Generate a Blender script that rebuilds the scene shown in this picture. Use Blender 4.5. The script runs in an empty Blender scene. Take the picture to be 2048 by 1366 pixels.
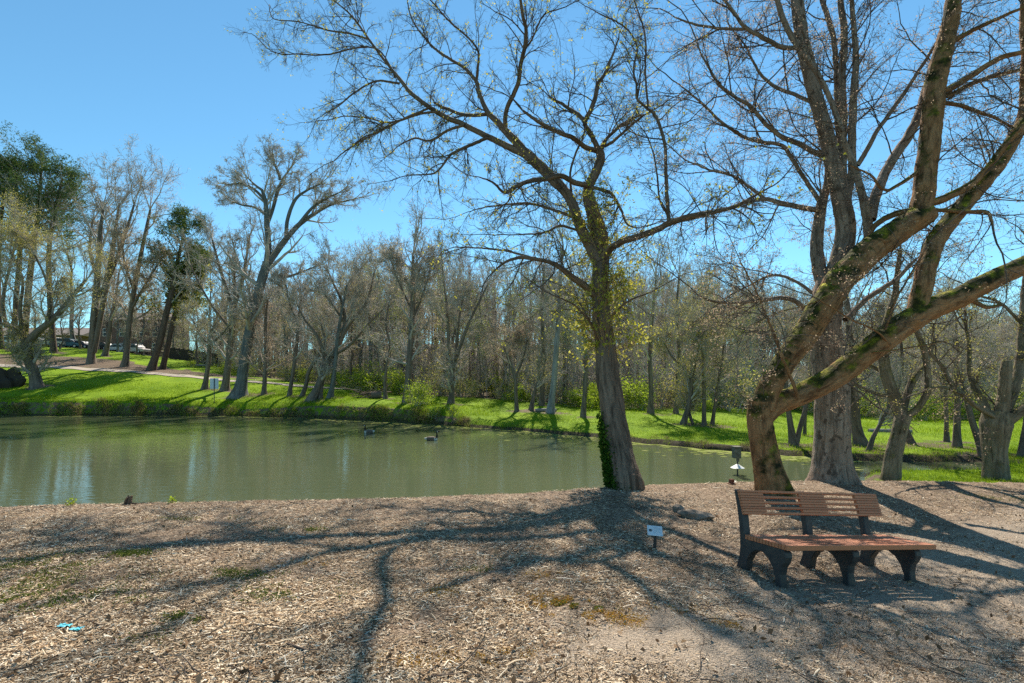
import bpy, bmesh, math, random
import numpy as np
from mathutils import Vector, Matrix

R_ = math.radians
sc = bpy.context.scene
col = sc.collection

# ------------------------------------------------------------------ camera
F, CX, YH, CZ = 1000.0, 1024.0, 778.0, 1.75      # focal length in photo pixels, principal column, horizon row, eye height
cam_d = bpy.data.cameras.new('camera'); cam = bpy.data.objects.new('camera', cam_d); col.objects.link(cam)
cam_d.sensor_width = 36.0; cam_d.lens = F / 2048 * 36.0
cam_d.shift_y = (YH - 683) / 2048
cam_d.clip_start = 0.05; cam_d.clip_end = 3000
cam.location = (0, 0, CZ); cam.rotation_euler = (R_(90), 0, 0)
sc.camera = cam

# ------------------------------------------------------------------ sky, sun, exposure
SUN_EL, SUN_AZ = 46.0, 7.0      # azimuth clockwise from +Y (straight ahead of the camera)
w = bpy.data.worlds.new('World'); sc.world = w; w.use_nodes = True
nt = w.node_tree; nt.nodes.clear()
sky = nt.nodes.new('ShaderNodeTexSky'); sky.sky_type = 'NISHITA'; sky.sun_disc = False
sky.sun_elevation = R_(SUN_EL); sky.sun_rotation = R_(SUN_AZ)
sky.air_density = 1.0; sky.dust_density = 0.0; sky.ozone_density = 3.0; sky.altitude = 300
bg = nt.nodes.new('ShaderNodeBackground'); bg.inputs['Strength'].default_value = 0.107
wo = nt.nodes.new('ShaderNodeOutputWorld')
tint = nt.nodes.new('ShaderNodeMix'); tint.data_type = 'RGBA'; tint.blend_type = 'MULTIPLY'; tint.inputs[0].default_value = 1.0
tint.inputs[7].default_value = (0.61, 0.92, 0.89, 1)          # clear spring air, a touch greener than the model
nt.links.new(sky.outputs[0], tint.inputs[6]); nt.links.new(tint.outputs[2], bg.inputs['Color']); nt.links.new(bg.outputs[0], wo.inputs['Surface'])
sun_d = bpy.data.lights.new('sun', 'SUN'); sun_d.energy = 5.0; sun_d.angle = R_(0.53); sun_d.color = (1.0, 0.93, 0.81)
sun = bpy.data.objects.new('sun', sun_d); col.objects.link(sun)
sv = Vector((math.sin(R_(SUN_AZ)) * math.cos(R_(SUN_EL)), math.cos(R_(SUN_AZ)) * math.cos(R_(SUN_EL)), math.sin(R_(SUN_EL))))
sun.rotation_euler = sv.to_track_quat('Z', 'Y').to_euler(); sun.location = sv * 60
sc.view_settings.view_transform = 'Standard'; sc.view_settings.look = 'None'
sc.view_settings.exposure = 0.88; sc.view_settings.gamma = 1.0
sc.cycles.max_bounces = 6; sc.cycles.diffuse_bounces = 3; sc.cycles.glossy_bounces = 3
sc.cycles.transmission_bounces = 3; sc.cycles.caustics_reflective = False; sc.cycles.caustics_refractive = False
sc.cycles.use_denoising = False

rng = np.random.default_rng(11)
random.seed(5)

# ------------------------------------------------------------------ helpers
def W(px, py, d):
    return np.array([(px - CX) / F * d, d, CZ - (py - YH) / F * d])

def mesh(name, V, faces, mat, parent=None, smooth=False, bark=None, fmats=None):
    """V (n,3) array; faces: list of int arrays, each (m,k)."""
    me = bpy.data.meshes.new(name)
    V = np.asarray(V, dtype=np.float32)
    me.vertices.add(len(V)); me.vertices.foreach_set('co', V.ravel())
    faces = [np.asarray(f, dtype=np.int32) for f in faces if len(f)]
    nl = sum(f.size for f in faces); npoly = sum(len(f) for f in faces)
    me.loops.add(nl); me.polygons.add(npoly)
    me.loops.foreach_set('vertex_index', np.concatenate([f.ravel() for f in faces]))
    starts = []; s = 0
    for f in faces:
        starts.append(s + np.arange(len(f)) * f.shape[1]); s += f.size
    me.polygons.foreach_set('loop_start', np.concatenate(starts).astype(np.int32))
    if smooth:
        me.polygons.foreach_set('use_smooth', np.ones(npoly, dtype=bool))
    mats = mat if isinstance(mat, (list, tuple)) else [mat]
    for m in mats: me.materials.append(m)
    if fmats is not None:
        me.polygons.foreach_set('material_index', np.asarray(fmats, dtype=np.int32))
    if bark is not None:
        a = me.attributes.new('bark', 'FLOAT_VECTOR', 'POINT'); a.data.foreach_set('vector', np.asarray(bark, dtype=np.float32).ravel())
    me.update(); me.validate()
    o = bpy.data.objects.new(name, me); col.objects.link(o)
    if parent is not None: o.parent = parent
    return o

def tag(o, label=None, cat=None, group=None, kind=None):
    if label: o['label'] = label
    if cat: o['category'] = cat
    if group: o['group'] = group
    if kind: o['kind'] = kind
    return o

def thing(name, label, cat, loc=(0, 0, 0), rz=0.0, group=None):
    o = bpy.data.objects.new(name, None); col.objects.link(o)
    o.empty_display_size = 0.2
    o.location = loc; o.rotation_euler = (0, 0, rz)
    return tag(o, label, cat, group)

def copy_tree(o, parent=None):
    c = o.copy(); col.objects.link(c)
    if parent is not None: c.parent = parent
    for ch in list(o.children): copy_tree(ch, c)
    return c

class MB:
    """collects boxes, prisms, tubes into one mesh"""
    def __init__(s): s.V = []; s.Fq = []; s.n = 0; s.ng = []; s.fm = []
    def add(s, V, faces, mi=0):
        s.V.append(np.asarray(V, float))
        for f in faces:
            s.ng.append([i + s.n for i in f]); s.fm.append(mi)
        s.n += len(V)
    def box(s, c, size, rot=None, mi=0):
        x, y, z = [v / 2 for v in size]
        P = np.array([[-x, -y, -z], [x, -y, -z], [x, y, -z], [-x, y, -z], [-x, -y, z], [x, -y, z], [x, y, z], [-x, y, z]])
        if rot is not None: P = P @ np.array(rot).T
        s.add(P + np.array(c), [(0, 3, 2, 1), (4, 5, 6, 7), (0, 1, 5, 4), (1, 2, 6, 5), (2, 3, 7, 6), (3, 0, 4, 7)], mi)
    def prism(s, poly, axis, a, b, mi=0):
        """poly 2-D outline extruded along axis from a to b"""
        n = len(poly); P = []
        for t in (a, b):
            for (u, v) in poly:
                P.append({'x': (t, u, v), 'y': (u, t, v), 'z': (u, v, t)}[axis])
        fs = [tuple(range(n)), tuple(range(2 * n - 1, n - 1, -1))]
        fs += [(i, n + i, n + (i + 1) % n, (i + 1) % n) for i in range(n)]
        s.add(P, fs, mi)
    def tube(s, pts, rad, k=8, mi=0, cap=True, squash=None):
        V, Q, _ = tubes(np.array([pts], float), np.array([rad], float), k)
        fs = [tuple(q) for q in Q]
        n = len(pts)
        if cap: fs += [tuple(range(k - 1, -1, -1)), tuple(range((n - 1) * k, n * k))]
        s.add(V, fs, mi)
    def lathe(s, prof, c, k=12, mi=0):
        P = []; fs = []
        for (r, z) in prof:
            for i in range(k):
                a = 2 * math.pi * i / k; P.append((c[0] + r * math.cos(a), c[1] + r * math.sin(a), c[2] + z))
        for j in range(len(prof) - 1):
            for i in range(k):
                fs.append((j * k + i, j * k + (i + 1) % k, (j + 1) * k + (i + 1) % k, (j + 1) * k + i))
        fs += [tuple(range(k - 1, -1, -1)), tuple(range((len(prof) - 1) * k, len(prof) * k))]
        s.add(P, fs, mi)
    def build(s, name, mat, parent=None, bevel=0.0, smooth=False):
        me = bpy.data.meshes.new(name)
        me.from_pydata([tuple(v) for v in np.concatenate(s.V)], [], s.ng)
        for m in (mat if isinstance(mat, (list, tuple)) else [mat]): me.materials.append(m)
        me.polygons.foreach_set('material_index', np.array(s.fm, dtype=np.int32))
        bm = bmesh.new(); bm.from_mesh(me)
        bmesh.ops.recalc_face_normals(bm, faces=bm.faces[:])
        if bevel:
            es = [e for e in bm.edges if len(e.link_faces) == 2 and e.calc_face_angle(0) > 0.6]
            bmesh.ops.bevel(bm, geom=es, offset=bevel, segments=1, profile=0.5, affect='EDGES', clamp_overlap=True)
        bm.to_mesh(me); bm.free()
        if smooth: me.polygons.foreach_set('use_smooth', np.ones(len(me.polygons), dtype=bool))
        me.update()
        o = bpy.data.objects.new(name, me); col.objects.link(o)
        if parent is not None: o.parent = parent
        return o

# ------------------------------------------------------------------ materials
class N:
    def __init__(s, name):
        s.m = bpy.data.materials.new(name); s.m.use_nodes = True; s.t = s.m.node_tree; s.t.nodes.clear()
        s.out = s.t.nodes.new('ShaderNodeOutputMaterial')
    def n(s, typ, ins=None, **kw):
        nd = s.t.nodes.new(typ)
        for k, v in kw.items(): setattr(nd, k, v)
        for k, v in (ins or {}).items():
            if isinstance(v, bpy.types.NodeSocket): s.t.links.new(v, nd.inputs[k])
            else: nd.inputs[k].default_value = v
        return nd
    def ramp(s, fac, stops, interp='LINEAR'):
        nd = s.t.nodes.new('ShaderNodeValToRGB'); nd.color_ramp.interpolation = interp
        e = nd.color_ramp.elements
        while len(e) > 1: e.remove(e[-1])
        for i, (p, c) in enumerate(stops):
            el = e[0] if i == 0 else e.new(p)
            el.position = p; el.color = (*c, 1) if len(c) == 3 else c
        s.t.links.new(fac, nd.inputs[0]); return nd.outputs[0]
    def mix(s, fac, a, b, blend='MIX'):
        nd = s.t.nodes.new('ShaderNodeMix'); nd.data_type = 'RGBA'; nd.blend_type = blend
        for sock, v in ((nd.inputs[0], fac), (nd.inputs[6], a), (nd.inputs[7], b)):
            if isinstance(v, bpy.types.NodeSocket): s.t.links.new(v, sock)
            else: sock.default_value = (*v, 1) if isinstance(v, tuple) and len(v) == 3 else v
        return nd.outputs[2]
    def math(s, op, a, b=0.0, clamp=False):
        nd = s.t.nodes.new('ShaderNodeMath'); nd.operation = op; nd.use_clamp = clamp
        for sock, v in ((nd.inputs[0], a), (nd.inputs[1], b)):
            if isinstance(v, bpy.types.NodeSocket): s.t.links.new(v, sock)
            else: sock.default_value = v
        return nd.outputs[0]
    def noise(s, vec, scale, detail=4, rough=0.55, dist=0.0):
        return s.n('ShaderNodeTexNoise', {'Vector': vec, 'Scale': scale, 'Detail': detail, 'Roughness': rough, 'Distortion': dist})
    def obj(s): return s.n('ShaderNodeTexCoord').outputs['Object']
    def pos(s): return s.n('ShaderNodeNewGeometry').outputs['Position']
    def scaled(s, vec, sc3): return s.n('ShaderNodeMapping', {'Vector': vec, 'Scale': sc3}).outputs[0]
    def bump(s, h, strength=0.5, dist=0.02, normal=None):
        ins = {'Height': h, 'Strength': strength, 'Distance': dist}
        if normal is not None: ins['Normal'] = normal
        return s.n('ShaderNodeBump', ins).outputs[0]
    def pbr(s, color, rough=0.8, normal=None, spec=0.3, **kw):
        ins = {'Base Color': color if isinstance(color, bpy.types.NodeSocket) else (*color, 1), 'Roughness': rough, 'Specular IOR Level': spec}
        if normal is not None: ins['Normal'] = normal
        ins.update(kw)
        b = s.n('ShaderNodeBsdfPrincipled', ins)
        s.t.links.new(b.outputs[0], s.out.inputs['Surface']); return s.m
    def surf(s, sock): s.t.links.new(sock, s.out.inputs['Surface']); return s.m

def bark_mat(name, dark, light, tint, scale=9.0, lichen=None, moss=0.0, stretch=0.14, bump=0.9, pale=None, blotch=None):
    m = N(name)
    a = m.n('ShaderNodeAttribute', attribute_name='bark').outputs['Vector']
    fis = m.noise(m.scaled(a, (1, 1, stretch)), scale, 7, 0.62, 0.6).outputs['Fac']
    fine = m.noise(m.scaled(a, (1, 1, 0.4)), scale * 5, 5, 0.6).outputs['Fac']
    big = m.noise(a, 1.6, 4, 0.6).outputs['Fac']
    c = m.ramp(fis, [(0.36, dark), (0.47, tuple((d * 0.5 + l * 0.5) for d, l in zip(dark, light))), (0.6, light)])
    c = m.mix(m.math('MULTIPLY', m.ramp(big, [(0.4, (0, 0, 0)), (0.65, (1, 1, 1))]), 0.7), c, tint)
    c = m.mix(m.math('MULTIPLY', fine, 0.55), c, (0.02, 0.016, 0.012), 'MIX')
    if pale:
        c = m.mix(m.ramp(m.noise(a, 5.0, 5, 0.7).outputs['Fac'], [(0.52, (0, 0, 0)), (0.62, (1, 1, 1))]), c, pale)
    if blotch:
        c = m.mix(m.ramp(m.noise(m.scaled(a, (1, 1, 0.8)), 6.0, 4, 0.6).outputs['Fac'], [(0.57, (0, 0, 0)), (0.62, (1, 1, 1))]), c, blotch)
    if lichen:
        c = m.mix(m.math('MULTIPLY', m.ramp(m.noise(a, 3.2, 6, 0.7).outputs['Fac'], [(0.55, (0, 0, 0)), (0.68, (1, 1, 1))]), 0.6), c, lichen)
    if moss > 0:
        nz = m.n('ShaderNodeSeparateXYZ', {0: m.n('ShaderNodeNewGeometry').outputs['Normal']}).outputs['Z']
        nn = m.noise(m.pos(), 2.6, 9, 0.62).outputs['Fac']
        f = m.math('ADD', m.math('MULTIPLY', nz, 0.55), m.math('SUBTRACT', m.math('MULTIPLY', nn, 1.7), 0.85))
        f = m.ramp(f, [(0.08, (0, 0, 0)), (0.3, (1, 1, 1))])
        mn = m.math('ADD', m.math('MULTIPLY', m.noise(m.pos(), 4.5, 7, 0.6).outputs['Fac'], 0.9), m.math('MULTIPLY', nz, 0.12))
        mc = m.ramp(mn, [(0.38, (0.02, 0.02, 0.008)), (0.5, (0.055, 0.052, 0.010)), (0.6, (0.17, 0.155, 0.015)), (0.72, (0.40, 0.36, 0.03))])
        c = m.mix(m.math('MULTIPLY', f, moss), c, mc)
    ridge = m.noise(m.scaled(a, (1, 1, 0.3)), scale * 0.32, 5, 0.55, 1.2).outputs['Fac']
    h = m.math('ADD', m.math('ADD', fis, m.math('MULTIPLY', ridge, 1.3)), m.math('MULTIPLY', fine, 0.35))
    return m.pbr(c, 0.92, m.bump(h, bump, 0.075), 0.15)

def leaf_mat(name, c1, c2, c3, trans=0.45):
    m = N(name)
    r = m.n('ShaderNodeNewGeometry').outputs['Random Per Island']
    c = m.ramp(r, [(0.0, c1), (0.5, c2), (1.0, c3)])
    d = m.n('ShaderNodeBsdfDiffuse', {'Color': c})
    t = m.n('ShaderNodeBsdfTranslucent', {'Color': c})
    return m.surf(m.n('ShaderNodeMixShader', {0: trans, 1: d.outputs[0], 2: t.outputs[0]}).outputs[0])

def plain(name, color, rough=0.6, spec=0.4, var=0.25, scale=8.0, bump=0.15, **kw):
    m = N(name); p = m.obj()
    n = m.noise(p, scale, 5, 0.6).outputs['Fac']
    dk = tuple(v * (1 - var) for v in color); lt = tuple(min(1, v * (1 + var)) for v in color)
    return m.pbr(m.ramp(n, [(0.3, dk), (0.7, lt)]), rough, m.bump(m.noise(p, scale * 6, 4, 0.6).outputs['Fac'], bump, 0.01), spec, **kw)

M = {}
M['bark_brown'] = bark_mat('bark_brown', (0.085, 0.052, 0.034), (0.36, 0.24, 0.165), (0.25, 0.165, 0.115), 11)
M['bark_mossy'] = bark_mat('bark_mossy', (0.15, 0.07, 0.032), (0.50, 0.27, 0.13), (0.46, 0.21, 0.08), 12, moss=1.0, stretch=0.3)
M['bark_grey'] = bark_mat('bark_grey', (0.12, 0.09, 0.07), (0.48, 0.37, 0.29), (0.40, 0.27, 0.19), 12, blotch=(0.11, 0.08, 0.06))
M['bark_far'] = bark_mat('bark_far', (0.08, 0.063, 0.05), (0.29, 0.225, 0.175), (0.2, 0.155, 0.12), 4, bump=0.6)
M['bark_slate'] = bark_mat('bark_slate', (0.08, 0.083, 0.078), (0.23, 0.235, 0.22), (0.16, 0.165, 0.155), 4, bump=0.6)
M['bark_pale'] = bark_mat('bark_pale', (0.16, 0.15, 0.14), (0.42, 0.41, 0.39), (0.33, 0.32, 0.3), 4, bump=0.4)
M['bark_pine'] = bark_mat('bark_pine', (0.05, 0.035, 0.028), (0.19, 0.135, 0.105), (0.13, 0.09, 0.07), 4, bump=0.6)
M['bark_green'] = bark_mat('bark_green', (0.09, 0.07, 0.05), (0.36, 0.29, 0.2), (0.27, 0.22, 0.14), 9, moss=0.6)
M['twig'] = plain('twig_brown', (0.12, 0.09, 0.07), 0.9, 0.1, 0.3, 3, 0)
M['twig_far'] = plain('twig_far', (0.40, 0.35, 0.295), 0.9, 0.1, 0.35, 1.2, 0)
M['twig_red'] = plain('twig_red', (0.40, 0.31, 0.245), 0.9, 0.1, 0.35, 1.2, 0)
M['shoot'] = plain('shoot_tan', (0.29, 0.18, 0.085), 0.8, 0.2, 0.3, 4, 0)
M['leaf_yellow'] = leaf_mat('leaf_yellow', (0.30, 0.30, 0.03), (0.45, 0.42, 0.05), (0.55, 0.50, 0.14), 0.55)
M['leaf_bud'] = leaf_mat('leaf_bud', (0.32, 0.21, 0.15), (0.45, 0.33, 0.24), (0.5, 0.42, 0.25), 0.5)
M['leaf_olive'] = leaf_mat('leaf_olive', (0.26, 0.24, 0.05), (0.38, 0.35, 0.08), (0.46, 0.40, 0.14), 0.55)
M['leaf_rust'] = leaf_mat('leaf_rust', (0.44, 0.34, 0.22), (0.50, 0.40, 0.26), (0.50, 0.44, 0.26), 0.5)
M['leaf_pine'] = leaf_mat('leaf_pine', (0.04, 0.075, 0.025), (0.08, 0.125, 0.035), (0.15, 0.18, 0.05), 0.35)
M['leaf_bush'] = leaf_mat('leaf_bush', (0.16, 0.24, 0.015), (0.28, 0.38, 0.025), (0.42, 0.48, 0.06), 0.55)
M['leaf_weed'] = leaf_mat('leaf_weed', (0.05, 0.09, 0.015), (0.12, 0.16, 0.03), (0.25, 0.24, 0.06), 0.35)
M['leaf_ivy'] = leaf_mat('leaf_ivy', (0.02, 0.05, 0.01), (0.045, 0.10, 0.015), (0.1, 0.17, 0.02), 0.35)

# ground
def mulch_mat():
    m = N('wood_mulch'); p = m.pos()
    wv = m.noise(p, 3.0, 3).outputs['Color']
    v1 = m.n('ShaderNodeTexVoronoi', {'Vector': m.mix(0.12, m.scaled(p, (1, 1.6, 1)), wv), 'Scale': 42.0}); v1c = v1.outputs['Color']
    v2 = m.n('ShaderNodeTexVoronoi', {'Vector': m.mix(0.1, m.scaled(p, (1.7, 1, 1)), wv), 'Scale': 75.0})
    a = m.n('ShaderNodeSeparateColor', {0: v1c}).outputs[0]; b = m.n('ShaderNodeSeparateColor', {0: v2.outputs['Color']}).outputs[1]
    f = m.math('ADD', m.math('MULTIPLY', a, 0.6), m.math('MULTIPLY', b, 0.4))
    c = m.ramp(f, [(0.08, (0.05, 0.034, 0.022)), (0.35, (0.16, 0.108, 0.07)), (0.6, (0.29, 0.205, 0.14)), (0.85, (0.44, 0.335, 0.24))])
    # compacted, finer and greyer soil towards the lower right; brown damp stains
    sx = m.n('ShaderNodeSeparateXYZ', {0: p})
    big = m.noise(p, 0.75, 5, 0.6).outputs['Fac']
    c = m.mix(m.math('MULTIPLY', m.ramp(big, [(0.38, (1, 1, 1)), (0.5, (0, 0, 0))]), 0.45), c, (0.09, 0.065, 0.045))
    gr = m.math('SUBTRACT', m.math('MULTIPLY', sx.outputs[0], 0.6), m.math('MULTIPLY', m.math('SUBTRACT', sx.outputs[1], 4.1), 1.0))
    gr = m.math('ADD', gr, m.math('MULTIPLY', m.math('SUBTRACT', big, 0.5), 2.0))
    grf = m.ramp(gr, [(0.0, (0, 0, 0)), (0.9, (1, 1, 1))])
    gv = m.noise(p, 110, 6, 0.8).outputs['Fac']
    gc = m.ramp(gv, [(0.34, (0.085, 0.063, 0.045)), (0.47, (0.31, 0.24, 0.175)), (0.62, (0.55, 0.45, 0.345))])
    c = m.mix(m.math('MULTIPLY', grf, 0.85), c, gc)
    # orange and yellow-green moss films
    om = m.noise(p, 2.3, 6, 0.75).outputs['Fac']
    c = m.mix(m.math('MULTIPLY', m.ramp(om, [(0.63, (0, 0, 0)), (0.70, (1, 1, 1))]), 0.55), c, (0.27, 0.16, 0.05))
    h = m.math('ADD', v1.outputs['Distance'], m.math('ADD', v2.outputs['Distance'], m.math('MULTIPLY', gv, 0.3)))
    return m.pbr(c, 0.95, m.bump(h, 0.7, 0.02), 0.1)
M['mulch'] = mulch_mat()

def lawn_mat():
    m = N('lawn_grass'); p = m.pos()
    n1 = m.noise(p, 0.22, 5, 0.6).outputs['Fac']; n2 = m.noise(p, 2.2, 6, 0.7).outputs['Fac']; n3 = m.noise(p, 16, 6, 0.75).outputs['Fac']
    f = m.math('ADD', m.math('MULTIPLY', n1, 0.35), m.math('ADD', m.math('MULTIPLY', n2, 0.3), m.math('MULTIPLY', n3, 0.35)))
    c = m.ramp(f, [(0.33, (0.06, 0.115, 0.004)), (0.44, (0.13, 0.225, 0.005)), (0.56, (0.22, 0.325, 0.008)), (0.7, (0.33, 0.39, 0.03))])
    # leaf litter and bare earth: a painted-by-height mask lives in vertex data 'dirt'
    dirt = m.n('ShaderNodeAttribute', attribute_name='dirt').outputs['Fac']
    dn = m.math('ADD', m.math('ADD', dirt, 0.13), m.math('MULTIPLY', m.math('SUBTRACT', n2, 0.5), 1.6))
    dc = m.ramp(n3, [(0.35, (0.07, 0.05, 0.032)), (0.5, (0.16, 0.115, 0.08)), (0.68, (0.27, 0.2, 0.14))])
    c = m.mix(m.ramp(dn, [(0.42, (0, 0, 0)), (0.62, (1, 1, 1))]), c, dc)
    mud = m.n('ShaderNodeAttribute', attribute_name='mud').outputs['Fac']
    mc = m.ramp(n3, [(0.35, (0.03, 0.024, 0.016)), (0.6, (0.09, 0.07, 0.045))])
    c = m.mix(m.math('ADD', mud, m.math('MULTIPLY', m.math('SUBTRACT', n2, 0.5), 0.5), True), c, mc)
    h = m.math('ADD', n3, m.noise(p, 60, 4, 0.7).outputs['Fac'])
    return m.pbr(c, 0.9, m.bump(h, 0.9, 0.06), 0.1)
M['lawn'] = lawn_mat()

def water_mat():
    m = N('pond_water'); p = m.pos()
    n = m.noise(p, 0.12, 3).outputs['Fac']
    c = m.ramp(n, [(0.3, (0.068, 0.084, 0.042)), (0.7, (0.09, 0.108, 0.055))])
    r1 = m.noise(m.scaled(p, (0.3, 2.0, 1)), 3.0, 3, 0.5).outputs['Fac']
    r2 = m.noise(m.scaled(p, (0.4, 2.0, 1)), 9, 3, 0.55).outputs['Fac']
    h = m.math('ADD', r1, m.math('MULTIPLY', r2, 0.25))
    calm = m.ramp(m.noise(p, 0.09, 3).outputs['Fac'], [(0.35, (0.35, 0.35, 0.35)), (0.65, (1, 1, 1))])
    b = m.n('ShaderNodeBump', {'Height': h, 'Strength': m.math('MULTIPLY', calm, 0.24), 'Distance': 0.05}).outputs[0]
    return m.pbr(c, 0.04, b, 0.5, IOR=1.33)
M['water'] = water_mat()
M['path'] = plain('path_concrete', (0.36, 0.30, 0.24), 0.9, 0.2, 0.15, 1.5, 0.2)
M['lot'] = plain('lot_asphalt', (0.09, 0.09, 0.09), 0.9, 0.2, 0.2, 1.5, 0.2)
M['algae'] = leaf_mat('algae', (0.16, 0.2, 0.04), (0.25, 0.29, 0.08), (0.36, 0.36, 0.15), 0.2)
M['grass_blade'] = leaf_mat('grass_blade', (0.10, 0.18, 0.005), (0.19, 0.30, 0.008), (0.31, 0.38, 0.025), 0.5)
M['bank_blade'] = leaf_mat('bank_blade', (0.09, 0.085, 0.03), (0.19, 0.15, 0.07), (0.34, 0.27, 0.16), 0.35)
def chip_mat():
    m = N('wood_chip'); r = m.n('ShaderNodeNewGeometry').outputs['Random Per Island']
    c = m.ramp(r, [(0.0, (0.07, 0.04, 0.022)), (0.25, (0.25, 0.162, 0.09)), (0.55, (0.50, 0.36, 0.22)), (0.85, (0.68, 0.54, 0.37)), (1.0, (0.86, 0.76, 0.60))])
    damp = m.noise(m.pos(), 0.9, 6, 0.7).outputs['Fac']
    c = m.mix(m.math('MULTIPLY', m.ramp(damp, [(0.36, (1, 1, 1)), (0.5, (0, 0, 0))]), 0.6), c, (0.10, 0.066, 0.04))
    rust = m.noise(m.pos(), 3.3, 4, 0.7).outputs['Fac']
    c = m.mix(m.math('MULTIPLY', m.ramp(rust, [(0.56, (0, 0, 0)), (0.68, (1, 1, 1))]), 0.4), c, (0.36, 0.2, 0.09))
    return m.pbr(c, 0.85, None, 0.2)
M['chip'] = chip_mat()
M['litter_leaf'] = leaf_mat('litter_leaf', (0.13, 0.075, 0.04), (0.24, 0.15, 0.09), (0.36, 0.25, 0.16), 0.2)

# ------------------------------------------------------------------ terrain
WATER_Z = -0.85
CREST = [(-2600, 7.4, None), (-900, 7.7, 1022), (0, 8.0, 1014), (512, 8.5, 1002), (800, 8.8, 996), (1024, 9.0, 987), (1250, 10.1, 971), (1450, 10.6, 965), (1665, 11.7, 961), (1850, 12.0, 961), (2048, 12.3, 965), (3000, 13.0, 990)]
CR_PX = np.array([c[0] for c in CREST], float); CR_D = np.array([c[1] for c in CREST], float)
CR_X = (CR_PX - CX) / F * CR_D
anch = [(0, 0, 0), (0, 3, 0), (-4, 3, 0.0), (-7, 4, -0.03), (-6, 6, -0.06), (0, 6, -0.06), (2.78, 5.05, -0.27), (4.83, 5.7, -0.45), (2.66, 5.7, -0.29), (4.95, 9.5, -0.22),
        (5.5, 3.2, -0.45), (8, 6, -0.62), (10, 8.5, -0.6), (2, 3, -0.12), (-3, -3, 0.05), (4, -3, -0.2), (8, 0, -0.6), (-9, 0, 0.0), (1.1, 7.5, -0.1), (7.4, 11.5, -0.37), (16, 6, -0.9)]
for px, d, py in CREST:
    if py: q = W(px, py, d); anch.append((q[0], q[1], q[2]))
AN = np.array(anch)
_K = np.linalg.norm(AN[:, None, :2] - AN[None, :, :2], axis=2)
_A = np.block([[_K, np.ones((len(AN), 1))], [np.ones((1, len(AN))), np.zeros((1, 1))]])
_w = np.linalg.solve(_A, np.append(AN[:, 2], 0))
def mulch_h(x, y):
    x = np.asarray(x, float); y = np.asarray(y, float)
    o = np.full(x.shape, _w[-1])
    for i in range(len(AN)): o = o + _w[i] * np.sqrt((x - AN[i, 0]) ** 2 + (y - AN[i, 1]) ** 2 + 0.25)
    return o

SH_PX = np.array([-900, 0, 430, 600, 750, 910, 1000, 1150, 1300, 1450, 1600, 1700, 1850, 2000, 3000], float)
SH_Y = np.array([833, 832, 832, 836, 843, 853, 859, 872, 889, 902, 914, 922, 924, 926, 930], float)
SH_D = (CZ - WATER_Z) * F / (SH_Y - YH)
def shore(px):
    return np.interp(px, SH_PX, SH_D) * (1 + 0.006 * np.sin(px / 23.0) + 0.004 * np.sin(px / 9.1 + 1))
# profiles behind the shoreline, per photo column: (depth, row) then flat to the far distance
PROF = {
 -900: [(49.3, 800), (54, 778), (62, 742), (66, 728), (72, 712), (86, 690), (110, 700)],
 0:    [(49.3, 800), (54, 776), (62, 744), (66, 731), (72, 716), (86, 689), (110, 699)],
 180:  [(49.3, 801), (54, 780), (62, 751), (66, 738), (72, 724), (86, 697), (110, 703)],
 320:  [(49.3, 803), (54, 785), (62, 758), (66, 747), (72, 737), (86, 714), (110, 712)],
 480:  [(49.3, 804), (52, 791), (58, 772), (62, 762), (72, 752), (86, 738), (110, 735)],
 640:  [(44.6, 810), (47, 798), (53, 783), (57, 775), (70, 766), (110, 728), (190, 690)],
 800:  [(39.2, 818), (42, 806), (48, 796), (54, 788), (70, 774), (110, 728), (190, 688)],
 910:  [(36.0, 830), (40, 811), (47, 797), (54, 790), (70, 775), (110, 728), (190, 688)],
 1000: [(33.0, 846), (38, 824), (46, 803), (54, 794), (70, 776), (110, 728), (190, 688)],
 1150: [(28.2, 862), (33, 838), (40, 820), (54, 800), (70, 778), (110, 728), (190, 688)],
 1300: [(23.8, 878), (30, 846), (37, 825), (54, 800), (70, 778), (110, 728), (190, 688)],
 1450: [(21.1, 891), (28, 858), (37, 834), (54, 802), (70, 780), (110, 728), (190, 688)],
 1600: [(19.5, 902), (26, 868), (37, 842), (54, 815), (70, 796), (110, 760), (190, 730)],
 1700: [(18.4, 907), (26, 872), (37, 848), (54, 824), (70, 808), (110, 776), (190, 740)],
 1850: [(18.3, 908), (26, 876), (37, 850), (54, 832), (70, 814), (110, 782), (190, 745)],
 2048: [(18.3, 910), (26, 878), (37, 851), (54, 834), (70, 816), (110, 784), (190, 745)],
 3000: [(18.3, 912), (26, 882), (37, 854), (54, 836), (70, 818), (110, 784), (190, 745)],
}
PC = sorted(PROF)
PZ = []
for c in PC:
    ds = float(np.interp(c, SH_PX, SH_D))
    S = [-0.9, -0.05]; Z = [-1.5, WATER_Z - 0.05]
    for d, y in PROF[c]: S.append(d - ds); Z.append(CZ - (y - YH) / F * d)
    S.append(760); Z.append(Z[-1] + 2.0)
    PZ.append((np.array(S), np.array(Z)))
def far_h(px, d):
    s = d - shore(px)
    allz = np.stack([np.interp(s, S, Z) for S, Z in PZ])
    i = np.clip(np.searchsorted(PC, px, side='right') - 1, 0, len(PC) - 2)
    pc = np.array(PC, float); t = np.clip((px - pc[i]) / (pc[i + 1] - pc[i]), 0, 1)
    ar = np.arange(len(px))
    return allz[i, ar] * (1 - t) + allz[i + 1, ar] * t
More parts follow.
